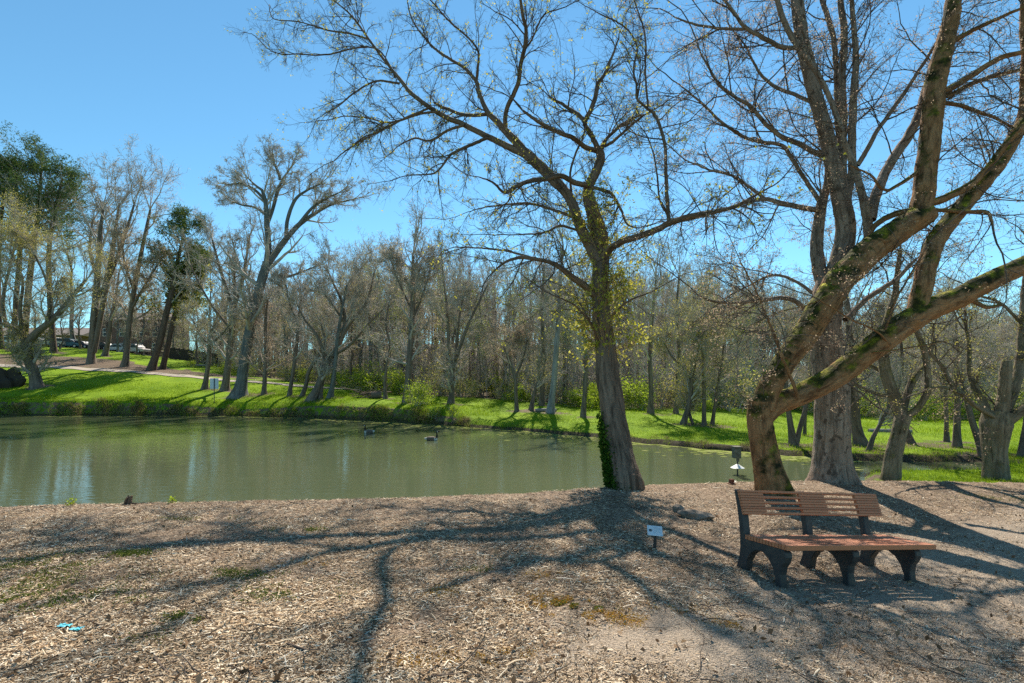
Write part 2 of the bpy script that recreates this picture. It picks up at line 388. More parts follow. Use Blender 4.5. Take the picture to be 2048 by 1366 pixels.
def ground(x, y):
    x = np.atleast_1d(np.asarray(x, float)); y = np.atleast_1d(np.asarray(y, float))
    yc = np.interp(x, CR_X, CR_D); ex = np.maximum(0, y - yc)
    near = mulch_h(x, np.minimum(y, yc)) - 0.42 * ex - 0.0
    yy = np.maximum(y, 2.0); px = np.clip(CX + F * x / yy, -2500, 4600)
    rt = np.clip((px - 1640) / 110, 0, 1)
    fl = -1.5 * (1 - rt) + (-0.70) * rt
    near = np.maximum(near, np.where(y < 15.2, fl, -1.5 + np.clip(1 - (y - 15.2) / 0.5, 0, 1) * (fl + 1.5)))
    zf = np.where(y > 12, far_h(px, np.maximum(y, 12.0)), -1.5)
    dry = np.clip((px - 1965) / 50, 0, 1)
    zf = np.maximum(zf, np.where(y > 12, -1.5 * (1 - dry) - 0.70 * dry, -9))
    z = np.where(y <= yc, near, np.maximum(near, zf))
    return z
def gz(x, y): return float(ground(x, y)[0])
def hit(px, py, dmin=2.0, dmax=300.0):
    """where the sight line through a photo pixel meets the ground"""
    d = np.concatenate([np.arange(dmin, 14, 0.02), np.arange(14, dmax, 0.08)])
    d = d[d >= dmin]
    x = (px - CX) / F * d; z = CZ - (py - YH) / F * d
    g = ground(x, d); k = np.nonzero(g >= z)[0]
    i = k[0] if len(k) else len(d) - 1
    return np.array([x[i], d[i], g[i]])
def nhit(px, py):
    """same, but kept on the mulch: slides down the picture until the sight line meets the near ground"""
    for k in range(40):
        q = hit(px, py + k)
        if q[1] < 13.0: return q
    return q
def at(px, d):
    x = (px - CX) / F * d
    return np.array([x, d, gz(x, d)])

def grid_faces(nr, nc):
    i = np.arange(nr - 1)[:, None] * nc + np.arange(nc - 1)[None, :]
    return np.stack([i, i + 1, i + nc + 1, i + nc], axis=-1).reshape(-1, 4)

def vnoise(x, y, s, seed=0):
    r = np.random.default_rng(seed); o = 0
    for k in range(6):
        a = r.uniform(0, 6.28); f = s * r.uniform(0.6, 1.8); o = o + np.sin((x * math.cos(a) + y * math.sin(a)) * f + r.uniform(0, 6.28))
    return o / 6

# mulch ground near the camera
xs = np.linspace(-17, 20, 330); rows = np.linspace(0, 1, 150)
X, T = np.meshgrid(xs, rows); YC = np.interp(X, CR_X, CR_D) + 0.45
Y = -5 + (YC + 5) * T
Z = ground(X.ravel(), Y.ravel()).reshape(X.shape)
Z += 0.018 * vnoise(X, Y, 5.0, 1) + 0.009 * vnoise(X, Y, 14.0, 2) + rng.normal(0, 0.0035, X.shape)
o = mesh('mulch_ground', np.stack([X, Y, Z], -1).reshape(-1, 3), [grid_faces(*X.shape)], M['mulch'], smooth=True)
tag(o, kind='structure')
def mz(x, y): return ground(x, y) + 0.018 * vnoise(np.asarray(x), np.asarray(y), 5.0, 1) + 0.009 * vnoise(np.asarray(x), np.asarray(y), 14.0, 2)

# lawn, banks and pond bed: one sheet to the horizon
pxs = np.concatenate([np.linspace(-2400, -320, 60), np.linspace(-300, 2350, 380), np.linspace(2380, 4500, 60)])
cols = []
for p in pxs:
    yc = float(np.interp(p, CR_PX, CR_D)) + 0.05; ds = float(shore(np.array([p]))[0])
    r = np.concatenate([np.linspace(yc, ds - 1.0, 34, endpoint=False), np.linspace(ds - 1.0, ds + 2.4, 36, endpoint=False), ds + 2.4 * np.geomspace(1, 750 / 2.4, 84)])
    cols.append(r)
D = np.array(cols).T; PX = np.broadcast_to(pxs, D.shape)
X = (PX - CX) / F * D; Y = D
Z = ground(X.ravel(), Y.ravel()).reshape(X.shape)
SD = D - shore(pxs)[None, :]
Z = Z + np.where(SD > 0.6, 1, 0) * (0.05 * vnoise(X, Y, 0.9, 3) + 0.10 * vnoise(X, Y, 0.3, 4)) * np.clip(SD / 8, 0, 1)
NEARB = (D < np.interp(pxs, CR_PX, CR_D)[None, :] + 0.5); Z = np.where(NEARB, Z - 0.03, Z)
lawn = mesh('lawn', np.stack([X, Y, Z], -1).reshape(-1, 3), [grid_faces(*X.shape)], M['lawn'], smooth=True)
tag(lawn, kind='structure')
# where earth shows: mulch slope above the path on the hill, woods floor, near bank, water's edge
dirt = np.zeros_like(D); mud = np.zeros_like(D)
hill = np.clip((620 - PX) / 150, 0, 1)
dirt += hill * np.where((D > 66.5) & (D < 76 - np.clip((PX - 200) / 60, 0, 6)), 0.62, 0.0)
woods = np.clip((PX - 420) / 60, 0, 1) * np.clip((D - np.interp(PX, [440, 600, 800, 1000, 1150, 1300, 1600, 2048], [76, 66, 52, 48, 42, 39, 47, 60])) / 3, 0, 1)
dirt += 0.6 * woods
dirt += np.where((PX < 930) & (SD < 1.0) & (SD > 0.2), 0.42, 0.0)
mud += np.where((SD < 0.45) & (SD > -1.2) & (Z < WATER_Z + 0.28), 1.0, 0.0)
nearbank = (PX < 1690) & (SD < -1.0); mud = np.where(nearbank, 0.7, mud)
rtbank = (PX > 1700) & (PX < 1800) & (D > 12) & (D < 15.8); dirt = np.where(rtbank, 0.45, dirt)
# bare rings around lawn trunks are added once the trees are placed
LAWN = dict(D=D, X=X, Y=Y, dirt=dirt, mud=mud)

# pond
P = []
for y in (6.5, 62): P += [(-130, y, WATER_Z), (24, y, WATER_Z)]
mesh('pond_water', P, [[(0, 1, 3, 2)]], M['water']); bpy.data.objects['pond_water']['kind'] = 'structure'

# path that climbs the far hill
def strip(name, pts, width, mat, lift, seg=60):
    pts = np.array(pts, float); t = np.linspace(0, len(pts) - 1, seg); i = np.minimum(t.astype(int), len(pts) - 2); f = (t - i)[:, None]
    c = pts[i] * (1 - f) + pts[i + 1] * f
    tn = np.gradient(c, axis=0); tn /= np.linalg.norm(tn, axis=1)[:, None]; nn = np.stack([-tn[:, 1], tn[:, 0]], 1)
    V = []
    for k in range(5):
        q = c + nn * (k / 4 - 0.5) * width; V.append(np.column_stack([q, ground(q[:, 0], q[:, 1]) + 0.05 * vnoise(q[:, 0], q[:, 1], 0.9, 3) + 0.10 * vnoise(q[:, 0], q[:, 1], 0.3, 4) + lift]))
    V = np.stack(V, 1).reshape(-1, 3)
    o = mesh(name, V, [grid_faces(seg, 5)], mat, smooth=True); return tag(o, kind='structure')
pp = []
for px, d in ((-500, 67), (0, 66.2), (180, 66), (320, 66), (480, 62.4), (640, 57.5), (720, 56), (800, 58)): pp.append(at(px, d)[:2])
strip('path', pp, 1.8, M['path'], 0.06, 120)
pl = [at(px, d)[:2] for px, d in ((-300, 92), (0, 92), (180, 92), (330, 94))]
strip('parking_lot', pl, 8.5, M['lot'], 0.05, 60)
pr = [at(px, d)[:2] for px, d in ((1740, 58), (1830, 52), (1900, 50), (2100, 47), (2400, 44))]
strip('footpath', pr, 1.8, M['path'], 0.06, 60)

# ------------------------------------------------------------------ tree machinery
def tubes(P, Rr, k):
    m, n, _ = P.shape
    T = np.gradient(P, axis=1); T /= np.linalg.norm(T, axis=2, keepdims=True) + 1e-9
    mt = np.abs(T[:, :, 0]).mean(axis=1)
    ref = np.where((mt < 0.6)[:, None], np.array([[1.0, 0, 0]]), np.array([[0, 1.0, 0.0]]))
    N1 = np.cross(T, ref[:, None, :]); N1 /= np.linalg.norm(N1, axis=2, keepdims=True) + 1e-9
    N2 = np.cross(T, N1)
    a = np.arange(k) * 2 * math.pi / k
    ca, sa = np.cos(a), np.sin(a)
    V = P[:, :, None, :] + Rr[:, :, None, None] * (ca[None, None, :, None] * N1[:, :, None, :] + sa[None, None, :, None] * N2[:, :, None, :])
    L = np.concatenate([np.zeros((m, 1)), np.cumsum(np.linalg.norm(np.diff(P, axis=1), axis=2), axis=1)], axis=1)
    off = (np.arange(m) * 3.17 % 11)[:, None, None]
    B = np.stack([Rr[:, :, None] * ca + off, Rr[:, :, None] * sa + off * 0.7, np.broadcast_to(L[:, :, None], (m, n, k)) + off], -1)
    b = np.arange(m)[:, None, None] * (n * k); i = np.arange(n - 1)[None, :, None] * k; j = np.arange(k)[None, None, :]
    j2 = (j + 1) % k
    Q = np.stack([b + i + j, b + i + j2, b + i + k + j2, b + i + k + j], -1).reshape(-1, 4)
    return V.reshape(-1, 3), Q, B.reshape(-1, 3)

class TB:
    def __init__(s): s.V = []; s.Q = []; s.B = []; s.n = 0
    def add(s, P, Rr, k):
        if len(P) == 0: return
        V, Q, B = tubes(P, Rr, k); s.V.append(V); s.Q.append(Q + s.n); s.B.append(B); s.n += len(V)
    def build(s, name, mat, parent):
        return mesh(name, np.concatenate(s.V), [np.concatenate(s.Q)], mat, parent, True, np.concatenate(s.B))

def norm(v): return v / (np.linalg.norm(v, axis=-1, keepdims=True) + 1e-9)
def grow(P0, D0, L, R0, n, wig, trop, rend, g, curl=None):
    P = P0.copy(); D = norm(D0.copy()); out = [P.copy()]; st = (L / n)[:, None]
    for i in range(n):
        D = D + g.normal(0, wig, D.shape); D[:, 2] += trop
        D = norm(D); P = P + D * st; out.append(P.copy())
    t = np.linspace(0, 1, n + 1)[None, :]
    return np.stack(out, 1), R0[:, None] * (1 - t * (1 - rend))
def plen(P): return np.linalg.norm(np.diff(P, axis=1), axis=2).sum(1)
def spawn(P, Rr, cnt, t0, t1, ang, asd, lr, rr, g, taper=0.6, lmin=0.0, rmin=0.0, flat=None):
    m, n, _ = P.shape
    cnt = np.broadcast_to(np.asarray(cnt), (m,)); fl = np.floor(cnt + g.uniform(0, 1, m)).astype(int)
    idx = np.repeat(np.arange(m), fl); q = len(idx)
    t = g.uniform(t0, t1, q); f = t * (n - 1); i = np.minimum(f.astype(int), n - 2); ff = (f - i)[:, None]
    pos = P[idx, i] * (1 - ff) + P[idx, i + 1] * ff
    tan = norm(P[idx, i + 1] - P[idx, i])
    rl = Rr[idx, i] * (1 - ff[:, 0]) + Rr[idx, i + 1] * ff[:, 0]
    per = g.normal(0, 1, (q, 3))
    if flat is not None: per = per * np.array(flat)
    per = norm(per - tan * (per * tan).sum(1, keepdims=True))
    a = np.abs(g.normal(ang, asd, q))[:, None]
    d = tan * np.cos(a) + per * np.sin(a)
    L = np.maximum(plen(P)[idx] * lr * (1 - taper * t) * g.uniform(0.55, 1.35, q), lmin)
    return pos, d, L, np.maximum(rl * rr, rmin)

def crom(pts, n):
    """smooth a traced polyline of (x,y,z,r) to n points"""
    p = np.array(pts, float)
    q = np.vstack([2 * p[0] - p[1], p, 2 * p[-1] - p[-2]])
    s = np.concatenate([[0], np.cumsum(np.linalg.norm(np.diff(p[:, :3], axis=0), axis=1))]); u = np.linspace(0, s[-1], n)
    i = np.clip(np.searchsorted(s, u, side='right') - 1, 0, len(p) - 2)
    t = ((u - s[i]) / (s[i + 1] - s[i] + 1e-9))[:, None]
    a, b, c, d = q[i], q[i + 1], q[i + 2], q[i + 3]
    o = 0.5 * (2 * b + (c - a) * t + (2 * a - 5 * b + 4 * c - d) * t ** 2 + (3 * b - a - 3 * c + d) * t ** 3)
    o[:, 3] = (b[:, 3] + (c[:, 3] - b[:, 3]) * t[:, 0])
    return o
def trace(pts, d0, d1, w0=None, w1=None):
    """photo pixels (px,py[,width]) -> (x,y,z,r) with depth running from d0 to d1"""
    n = len(pts); out = []
    L = [0]
    for a, b in zip(pts[:-1], pts[1:]): L.append(L[-1] + math.hypot(a[0] - b[0], a[1] - b[1]))
    for p, l in zip(pts, L):
        t = l / L[-1]; d = d0 + (d1 - d0) * t
        wd = p[2] if len(p) > 2 else w0 + (w1 - w0) * t
        out.append(list(W(p[0], p[1], d)) + [0.88 * wd / 2 / F * d])
    return out

def leaves(name, pos, size, mat, parent, g, per=1, spread=0.03, aspect=0.55, droop=0.0):
    pos = np.repeat(pos, per, axis=0); q = len(pos)
    pos = pos + g.normal(0, spread, (q, 3))
    a = norm(g.normal(0, 1, (q, 3)) + np.array([0, 0, -droop])); b = norm(np.cross(a, g.normal(0, 1, (q, 3))))
    s = (size * g.uniform(0.55, 1.3, q))[:, None]
    c = np.cross(a, b) * s * 0.12
    V = np.stack([pos, pos + a * s * 0.5 + b * s * aspect * 0.5 + c, pos + a * s, pos + a * s * 0.5 - b * s * aspect * 0.5 + c], 1).reshape(-1, 3)
    Q = np.arange(q * 4).reshape(q, 4)
    return mesh(name, V, [Q], mat, parent)

def tip_points(P, g, frac=1.0, along=False):
    m, n, _ = P.shape; k = g.uniform(0, 1, m) < frac
    if along:
        t = g.uniform(0.3, 1, m) * (n - 1); i = np.minimum(t.astype(int), n - 2); f = (t - i)[:, None]
        return (P[np.arange(m), i] * (1 - f) + P[np.arange(m), i + 1] * f)[k]
    return P[k, -1]

def flare(o4, h, amt, ):
    """widen a trunk (x,y,z,r) towards its foot"""
    z0 = o4[0, 2]; o4 = o4.copy(); o4[:, 3] *= 1 + amt * np.exp(-(o4[:, 2] - z0) / h); return o4

def solid_trunk(tb, o4, k=20, lump=0.05, roots=0.0, seed=0, capend=False, rh=0.3):
    """one big limb with an uneven surface, root lobes at the foot"""
    g = np.random.default_rng(seed)
    V, Q, B = tubes(o4[None, :, :3], o4[None, :, 3], k)
    n = len(o4); a = np.tile(np.arange(k) * 2 * math.pi / k, n); ln = B[:, 2]
    cen = np.repeat(o4[:, :3], k, axis=0); off = V - cen
    s = 1 + lump * (0.6 * np.sin(2 * a + ln * 1.3 + g.uniform(0, 6)) + 0.5 * np.sin(3 * a - ln * 2.1 + g.uniform(0, 6)) + 0.4 * np.sin(5 * a + ln * 4.7 + g.uniform(0, 6)) + 0.35 * np.sin(a + ln * 6.3)) + g.normal(0, lump * 0.22, len(V))
    if roots:
        h = np.repeat(o4[:, 2] - o4[0, 2], k)
        s += roots * np.exp(-np.maximum(h, 0) / rh) * (0.5 + 0.5 * np.cos(5 * a + g.uniform(0, 6)) + 0.3 * np.cos(3 * a + 1))
    V = cen + off * s[:, None]
    B2 = B.copy(); 
    tb.V.append(V); tb.Q.append(Q + tb.n); tb.B.append(B2); base = tb.n; tb.n += len(V)
    if capend:
        c = V[-k:].mean(axis=0); ring = np.arange(k) + base + (n - 1) * k
        cv = tb.n; V2 = np.vstack([c - (o4[-1, :3] - o4[-2, :3]) * 0.6, V[-k:] * 0.5 + c * 0.5 + g.normal(0, 0.012, (k, 3))])
        tb.V.append(V2); tb.B.append(np.vstack([B[-1:], B[-k:]])); 
        mid = np.arange(k) + cv + 1
        tb.Q.append(np.stack([ring, np.roll(ring, -1), np.roll(mid, -1), mid], -1)); tb.n += k + 1
        ev = mid[0::1]
        tb.Q.append(np.stack([mid[0::2], mid[1::2], np.roll(mid, -2)[0::2], np.full(len(mid[0::2]), cv)], -1))

# ---- generic lawn / woods tree: traced stem, grown crown
def crown_levels(stem, g, H, n1=12, a1=0.75, t0=0.35, l1=0.42, n2=9, n3=7, n4=2.2, trop=0.05, wig=0.12, rmin=0.010, n_end=3, spread=1.0, lm=0.0):
    """stem (1,n,3)/(1,n). returns limb list and twig list of (P,R)"""
    P, Rr = stem
    H = float(plen(P)[0])
    # continuing leaders at the stem's end
    pe = np.repeat(P[:, -1], n_end, 0); de = norm(norm(P[:, -1] - P[:, -3]) + g.normal(0, 0.35, (n_end, 3)) * np.array([1, 1, 0.3]))
    Le = np.maximum(H * 0.38, lm) * g.uniform(0.7, 1.1, n_end); Re = np.minimum(np.repeat(Rr[:, -1], n_end) * 0.75, 0.07)
    A = spawn(P, Rr, n1, t0, 0.97, a1, 0.2, l1 * spread, 0.5, g, 0.45)
    A = (A[0], A[1], np.maximum(A[2], lm * g.uniform(0.6, 1.1, len(A[2]))), A[3])
    p0 = np.vstack([pe, A[0]]); d0 = np.vstack([de, A[1]]); L0 = np.concatenate([Le, A[2]]); R0 = np.concatenate([Re, np.minimum(A[3], 0.03 + Rr.max() * 0.22)])
    B1 = grow(p0, d0, L0, R0, 8, wig, trop, 0.25, g)
    c2 = spawn(*B1, n2, 0.2, 1.0, 0.7, 0.25, 0.5, 0.55, g, 0.5, 0.4, rmin * 1.2)
    B2 = grow(*c2, 6, wig * 1.2, trop * 0.8, 0.35, g)
    c3 = spawn(*B2, n3, 0.15, 1.0, 0.75, 0.3, 0.55, 0.6, g, 0.5, 0.3, rmin)
    B3 = grow(*c3, 4, wig * 1.3, trop * 0.5, 0.5, g)
    out = [B1, B2, B3]
    if n4:
        c4 = spawn(*B3, n4, 0.1, 1.0, 0.8, 0.3, 0.6, 0.7, g, 0.4, 0.2, rmin * 0.8)
        out.append(grow(*c4, 3, wig * 1.3, 0, 0.6, g))
    return out

def make_tree(name, label, cat, stems, mats, seed, group=None, origin=None, leafspec=None, kinds=None, k=9, roots=0.35, sides=(6, 4, 3, 3), lump=0.04, **cp):
    """stems: list of (n,4) arrays in world space, first is the trunk"""
    g = np.random.default_rng(seed)
    org = np.array(origin if origin is not None else stems[0][0, :3])
    t = thing(name, label, cat, tuple(org), 0, group)
    tb = TB(); cb = TB(); tips = []
    for i, s in enumerate(stems):
        s = s.copy(); s[:, :3] -= org
        if i == 0:
            s = flare(s, 0.5, 0.35)
            s = np.vstack([s[0] + np.array([0, 0, -0.4, s[0, 3] * 0.15]), s])
        solid_trunk(tb, s, k, lump, roots if i == 0 else 0, seed + i, rh=0.5)
        lv = crown_levels((s[None, :, :3], s[None, :, 3]), g, 0, **cp)
        for j, (P, Rr) in enumerate(lv): cb.add(P, Rr, sides[j])
        tips.append(lv[-1][0]); tips.append(lv[-2][0])
    tb.build('trunk', mats[0], t)
    c = cb.build('crown', mats[1], t)
    if leafspec:
        size, mat, frac, per, spread = leafspec
        pts = np.vstack([tip_points(q, g, frac, a) for q in tips for a in (False, True)])
        if len(pts): leaves('leaves', pts, size, mat, c, g, per, spread)
    return t

TRUNK_XY = []
# ------------------------------------------------------------------ hero trees by the near bank
def hero(name, label, cat, base, limbs, seed, mats, dens=2.2, leaf=None, k0=22, trop=0.0, len1=(0.5, 1.7), n2=6, n3=4.5, n4=0, rtw=0.0022, roots=0.25, bare_to=0.25, lump=0.05, caps=(), flat=None, flare_a=0.45, flare_h=0.35, thick=1.0):
    """limbs: list of dicts(pts=trace list, k=sides, twigs=bool, from0=...)"""
    g = np.random.default_rng(seed)
    org = np.array(base, float)
    t = thing(name, label, cat, tuple(org))
    tb = TB(); cb = TB(); twig_src = []; tl = []
    for i, lm in enumerate(limbs):
        raw = np.array(lm['pts'], float)
        if i == 0:
            raw[0, 2] = min(raw[0, 2], org[2])
        ln = np.linalg.norm(np.diff(raw[:, :3], axis=0), axis=1).sum()
        n = int(max(14, min(150, ln / lm.get('step', 0.06))))
        o4 = crom(raw, n); o4[:, :3] -= org
        if i == 0:
            o4 = flare(o4, flare_h, flare_a)
            o4 = np.vstack([o4[0] + np.array([0, 0, -0.35, o4[0, 3] * 0.25]), o4])
        else:
            wob = np.cumsum(g.normal(0, 0.004, (len(o4), 3)), axis=0); wob -= np.linspace(0, 1, len(o4))[:, None] * wob[-1]
            o4[:, :3] += wob
        solid_trunk(tb, o4, lm.get('k', 10 if o4[0, 3] > 0.06 else 7), lump if o4[:, 3].mean() > 0.05 else 0.03, roots if i == 0 else 0, seed * 50 + i, lm.get('cap', False))
        if lm.get('twigs', True):
            q = crom(raw, 40); q[:, :3] -= org; twig_src.append(q); tl.append((ln, lm.get('t0', bare_to), lm.get('d', 1.0)))
    P = np.stack([q[:, :3] for q in twig_src]); Rr = np.stack([q[:, 3] for q in twig_src])
    ps = []
    for i in range(len(P)):
        ln, t0, dm = tl[i]
        A = spawn(P[i:i + 1], Rr[i:i + 1], ln * dens * dm, t0, 1.0, 0.85, 0.3, 0.0, 0.5, g, 0, flat=flat)
        m = len(A[0])
        L = g.uniform(*len1, m)
        ps.append((A[0], A[1], L, np.clip(A[3], 0.004, (0.006 + 0.010 * L) * thick)))
        # a leader continues each traced limb
        ps.append((P[i, -1:], norm(P[i, -1:] - P[i, -3:-2]), np.array([len1[1]]), np.array([min(Rr[i, -1] * 0.95, 0.02)])))
    B1 = grow(np.vstack([a[0] for a in ps]), np.vstack([a[1] for a in ps]), np.concatenate([a[2] for a in ps]), np.concatenate([a[3] for a in ps]), 9, 0.15, trop, 0.3, g)
    c2 = spawn(*B1, n2, 0.15, 1.0, 0.75, 0.3, 0.5, 0.55, g, 0.5, 0.15, rtw * 1.3)
    B2 = grow(*c2, 6, 0.17, trop, 0.45, g)
    c3 = spawn(*B2, n3, 0.15, 1.0, 0.8, 0.3, 0.5, 0.7, g, 0.4, 0.10, rtw)
    B3 = grow(*c3, 4, 0.16, 0.0, 0.6, g)
    cb.add(*B1, 5); cb.add(*B2, 4); cb.add(*B3, 3)
    last = [B2, B3]
    if n4:
        B4 = grow(*spawn(*B3, n4, 0.2, 1, 0.8, 0.3, 0.6, 0.8, g, 0.3, 0.06, rtw * 0.8), 3, 0.15, 0, 0.7, g); cb.add(*B4, 3); last.append(B4)
    tb.build('trunk', mats[0], t); c = cb.build('crown', mats[1], t)
    if leaf:
        size, mat, frac, per, spread, lname = leaf
        pts = np.vstack([tip_points(q[0], g, frac, a) for q in last for a in (False, True)])
        leaves(lname, pts, size, mat, c, g, per, spread)
    return t

# --- leaning tree in the middle of the near bank (trunk leans out over the pond)
lb = hit(1252, 975); DL = lb[1]
def TL(pts, a, b, w0=None, w1=None): return [[*q[:3], q[3] * 0.84] for q in trace(pts, DL + a * 2.1, DL + b * 2.1, w0, w1)]      # the whole crown hangs out over the water
lean = []
lean.append(dict(pts=TL([(1252, 974, 76), (1238, 900, 70), (1225, 820, 66), (1215, 745, 63), (1211, 690, 52), (1204, 640, 47), (1200, 590, 47), (1201, 545, 46), (1203, 510, 44)], 0, 1.6), k=26, step=0.04, t0=0.5, d=0.5))
lean.append(dict(pts=TL([(1203, 515, 44), (1197, 460, 42), (1187, 425, 36), (1180, 395, 32), (1179, 372, 27), (1192, 345, 25), (1202, 318, 25), (1198, 300, 22)], 1.6, 2.2), k=16, t0=0.4))
lean.append(dict(pts=TL([(1198, 302, 16), (1184, 272, 13), (1172, 247, 12), (1182, 222, 12), (1193, 190, 12), (1197, 168, 11), (1212, 145, 8), (1228, 105, 6), (1238, 75, 4)], 2.2, 2.6)))
lean.append(dict(pts=TL([(1172, 247, 11), (1158, 232, 11), (1130, 212, 9), (1098, 193, 5)], 2.3, 2.9)))
lean.append(dict(pts=TL([(1196, 302, 14), (1172, 294, 13), (1145, 276, 12), (1105, 260, 11), (1070, 240, 9), (1046, 222, 6)], 2.2, 1.5)))
lean.append(dict(pts=TL([(1199, 300, 10), (1210, 280, 9), (1228, 262, 9), (1250, 245, 8), (1280, 230, 5)], 2.2, 2.7)))
lean.append(dict(pts=TL([(1203, 528, 42), (1180, 485, 32), (1160, 450, 29), (1145, 405, 27), (1128, 378, 26), (1100, 350, 28), (1075, 328, 27), (1052, 308, 26)], 1.5, 2.3), k=14, t0=0.35))
lean.append(dict(pts=TL([(1055, 311, 20), (1015, 292, 17), (975, 273, 15), (925, 247, 14), (890, 233, 13), (860, 215, 12), (822, 187, 10), (792, 152, 9), (765, 117, 7), (735, 78, 6), (712, 45, 5), (690, 20, 4), (655, -10, 3)], 2.3, 4.2), k=11))
lean.append(dict(pts=TL([(1056, 312, 24), (1022, 272, 20), (1000, 250, 17), (975, 225, 14), (958, 192, 11), (953, 167, 10), (930, 140, 8), (900, 120, 7), (868, 100, 6), (845, 74, 5), (826, 45, 4), (815, 5, 3)], 2.3, 3.4), k=11))
lean.append(dict(pts=TL([(953, 167, 8), (955, 140, 7), (957, 105, 6), (940, 80, 5), (905, 50, 5), (880, 22, 4), (850, -10, 3)], 2.9, 2.2)))
lean.append(dict(pts=TL([(975, 228, 10), (930, 229, 9), (890, 217, 8), (870, 206, 6)], 2.7, 3.4)))
lean.append(dict(pts=TL([(1012, 255, 12), (1012, 226, 12), (1026, 190, 12), (1036, 165, 12), (1040, 130, 11), (1048, 95, 11), (1052, 62, 10), (1044, 25, 9), (1038, -20, 7)], 2.3, 1.4)))
lean.append(dict(pts=TL([(1048, 100, 5), (1062, 80, 5), (1085, 32, 4), (1118, 18, 3)], 1.8, 1.4)))
lean.append(dict(pts=TL([(790, 152, 5), (760, 103, 4), (720, 94, 4), (660, 109, 4), (600, 108, 3), (548, 104, 2.5), (510, 72, 2)], 3.4, 3.9)))
lean.append(dict(pts=TL([(735, 78, 5), (705, 68, 5), (650, 60, 4), (600, 45, 3), (548, 38, 2.5), (538, 12, 2)], 3.9, 4.4)))
lean.append(dict(pts=TL([(858, 216, 6), (812, 236, 6), (752, 265, 5), (706, 290, 4), (668, 322, 2.5)], 3.0, 2.2), d=1.4))
lean.append(dict(pts=TL([(800, 167, 6), (752, 163, 5), (712, 184, 4.5), (680, 208, 4), (652, 226, 2)], 3.3, 2.9), d=1.4))
lean.append(dict(pts=TL([(880, 222, 6), (840, 228, 6), (780, 244, 5), (740, 236, 4), (690, 232, 3), (655, 240, 2)], 2.9, 3.6), d=1.3))
lean.append(dict(pts=TL([(1180, 372, 14), (1150, 364, 14), (1120, 350, 13), (1092, 356, 13), (1060, 361, 12), (1030, 374, 11), (1008, 386, 8), (985, 366, 6), (958, 354, 3)], 1.9, 1.0), d=1.3))
lean.append(dict(pts=TL([(1150, 436, 9), (1110, 421, 8), (1070, 408, 7), (1040, 406, 6), (1000, 411, 5), (960, 417, 3), (935, 424, 2)], 1.8, 2.4), d=1.3))
lean.append(dict(pts=TL([(1160, 462, 7), (1120, 451, 7), (1090, 464, 6), (1045, 469, 4)], 1.8, 1.2)))
lean.append(dict(pts=TL([(975, 275, 9), (940, 290, 9), (900, 310, 7), (870, 345, 5), (820, 350, 3)], 2.6, 1.7), d=1.4))
lean.append(dict(pts=TL([(930, 250, 8), (895, 262, 7), (860, 280, 6), (830, 275, 5), (800, 290, 3)], 2.7, 3.4), d=1.4))
lean.append(dict(pts=TL([(1198, 598, 24), (1170, 572, 20), (1150, 558, 18), (1122, 536, 14), (1090, 521, 11), (1050, 515, 10), (1020, 518, 8), (1000, 530, 6), (984, 546, 4)], 1.3, 0.5)))
lean.append(dict(pts=TL([(1085, 522, 7), (1040, 508, 6), (980, 497, 5), (910, 494, 3)], 1.0, 1.8)))
lean.append(dict(pts=TL([(1203, 520, 22), (1225, 495, 20), (1250, 481, 18), (1290, 468, 17), (1320, 455, 17), (1342, 443, 16), (1380, 432, 14), (1420, 425, 12), (1460, 415, 10), (1500, 398, 7), (1545, 372, 4)], 1.5, -0.6), k=12))
lean.append(dict(pts=TL([(1338, 443, 11), (1335, 385, 10), (1333, 335, 9), (1331, 300, 9), (1325, 268, 9), (1311, 233, 8), (1292, 214, 7), (1275, 196, 6), (1275, 173, 6), (1267, 140, 5), (1272, 100, 5), (1260, 70, 4), (1235, 48, 4), (1200, 30, 3), (1170, 12, 2)], 0.6, 1.5)))
lean.append(dict(pts=TL([(1296, 214, 6), (1290, 140, 5), (1291, 87, 5), (1285, 50, 4), (1268, 0, 3)], 1.0, 0.6)))
lean.append(dict(pts=TL([(1336, 432, 6), (1320, 402, 5), (1315, 360, 5), (1308, 318, 4), (1296, 275, 3)], 0.7, 1.2)))
lean.append(dict(pts=TL([(1198, 296, 8), (1222, 285, 8), (1250, 262, 7), (1285, 232, 5)], 2.2, 1.5)))
lean.append(dict(pts=TL([(1183, 374, 10), (1222, 386, 9), (1242, 420, 7), (1255, 450, 5), (1278, 456, 3)], 1.8, 1.2)))
lean.append(dict(pts=TL([(1145, 400, 6), (1140, 350, 6), (1150, 310, 6), (1165, 275, 5), (1172, 250, 4)], 2.0, 2.2)))
lean.append(dict(pts=TL([(1200, 700, 9), (1185, 650, 7), (1150, 610, 5), (1105, 590, 3)], 1.0, 0.4), d=1.2))
lean.append(dict(pts=TL([(1215, 640, 7), (1260, 600, 5), (1310, 580, 3)], 1.2, 0.9), d=1.2))
leaning = hero('leaning_tree', 'rough barked tree leaning over the pond edge with sparse yellow green new leaves', 'tree', lb, lean, 3, (M['bark_brown'], M['twig']),
     dens=3.9, leaf=(0.06, M['leaf_yellow'], 0.05, 3, 0.03, 'leaves'), k0=24, len1=(0.4, 1.7), n2=8.5, n3=6.5, rtw=0.0023, roots=0.16, trop=-0.008, flare_a=0.30, flare_h=0.5, thick=0.95)
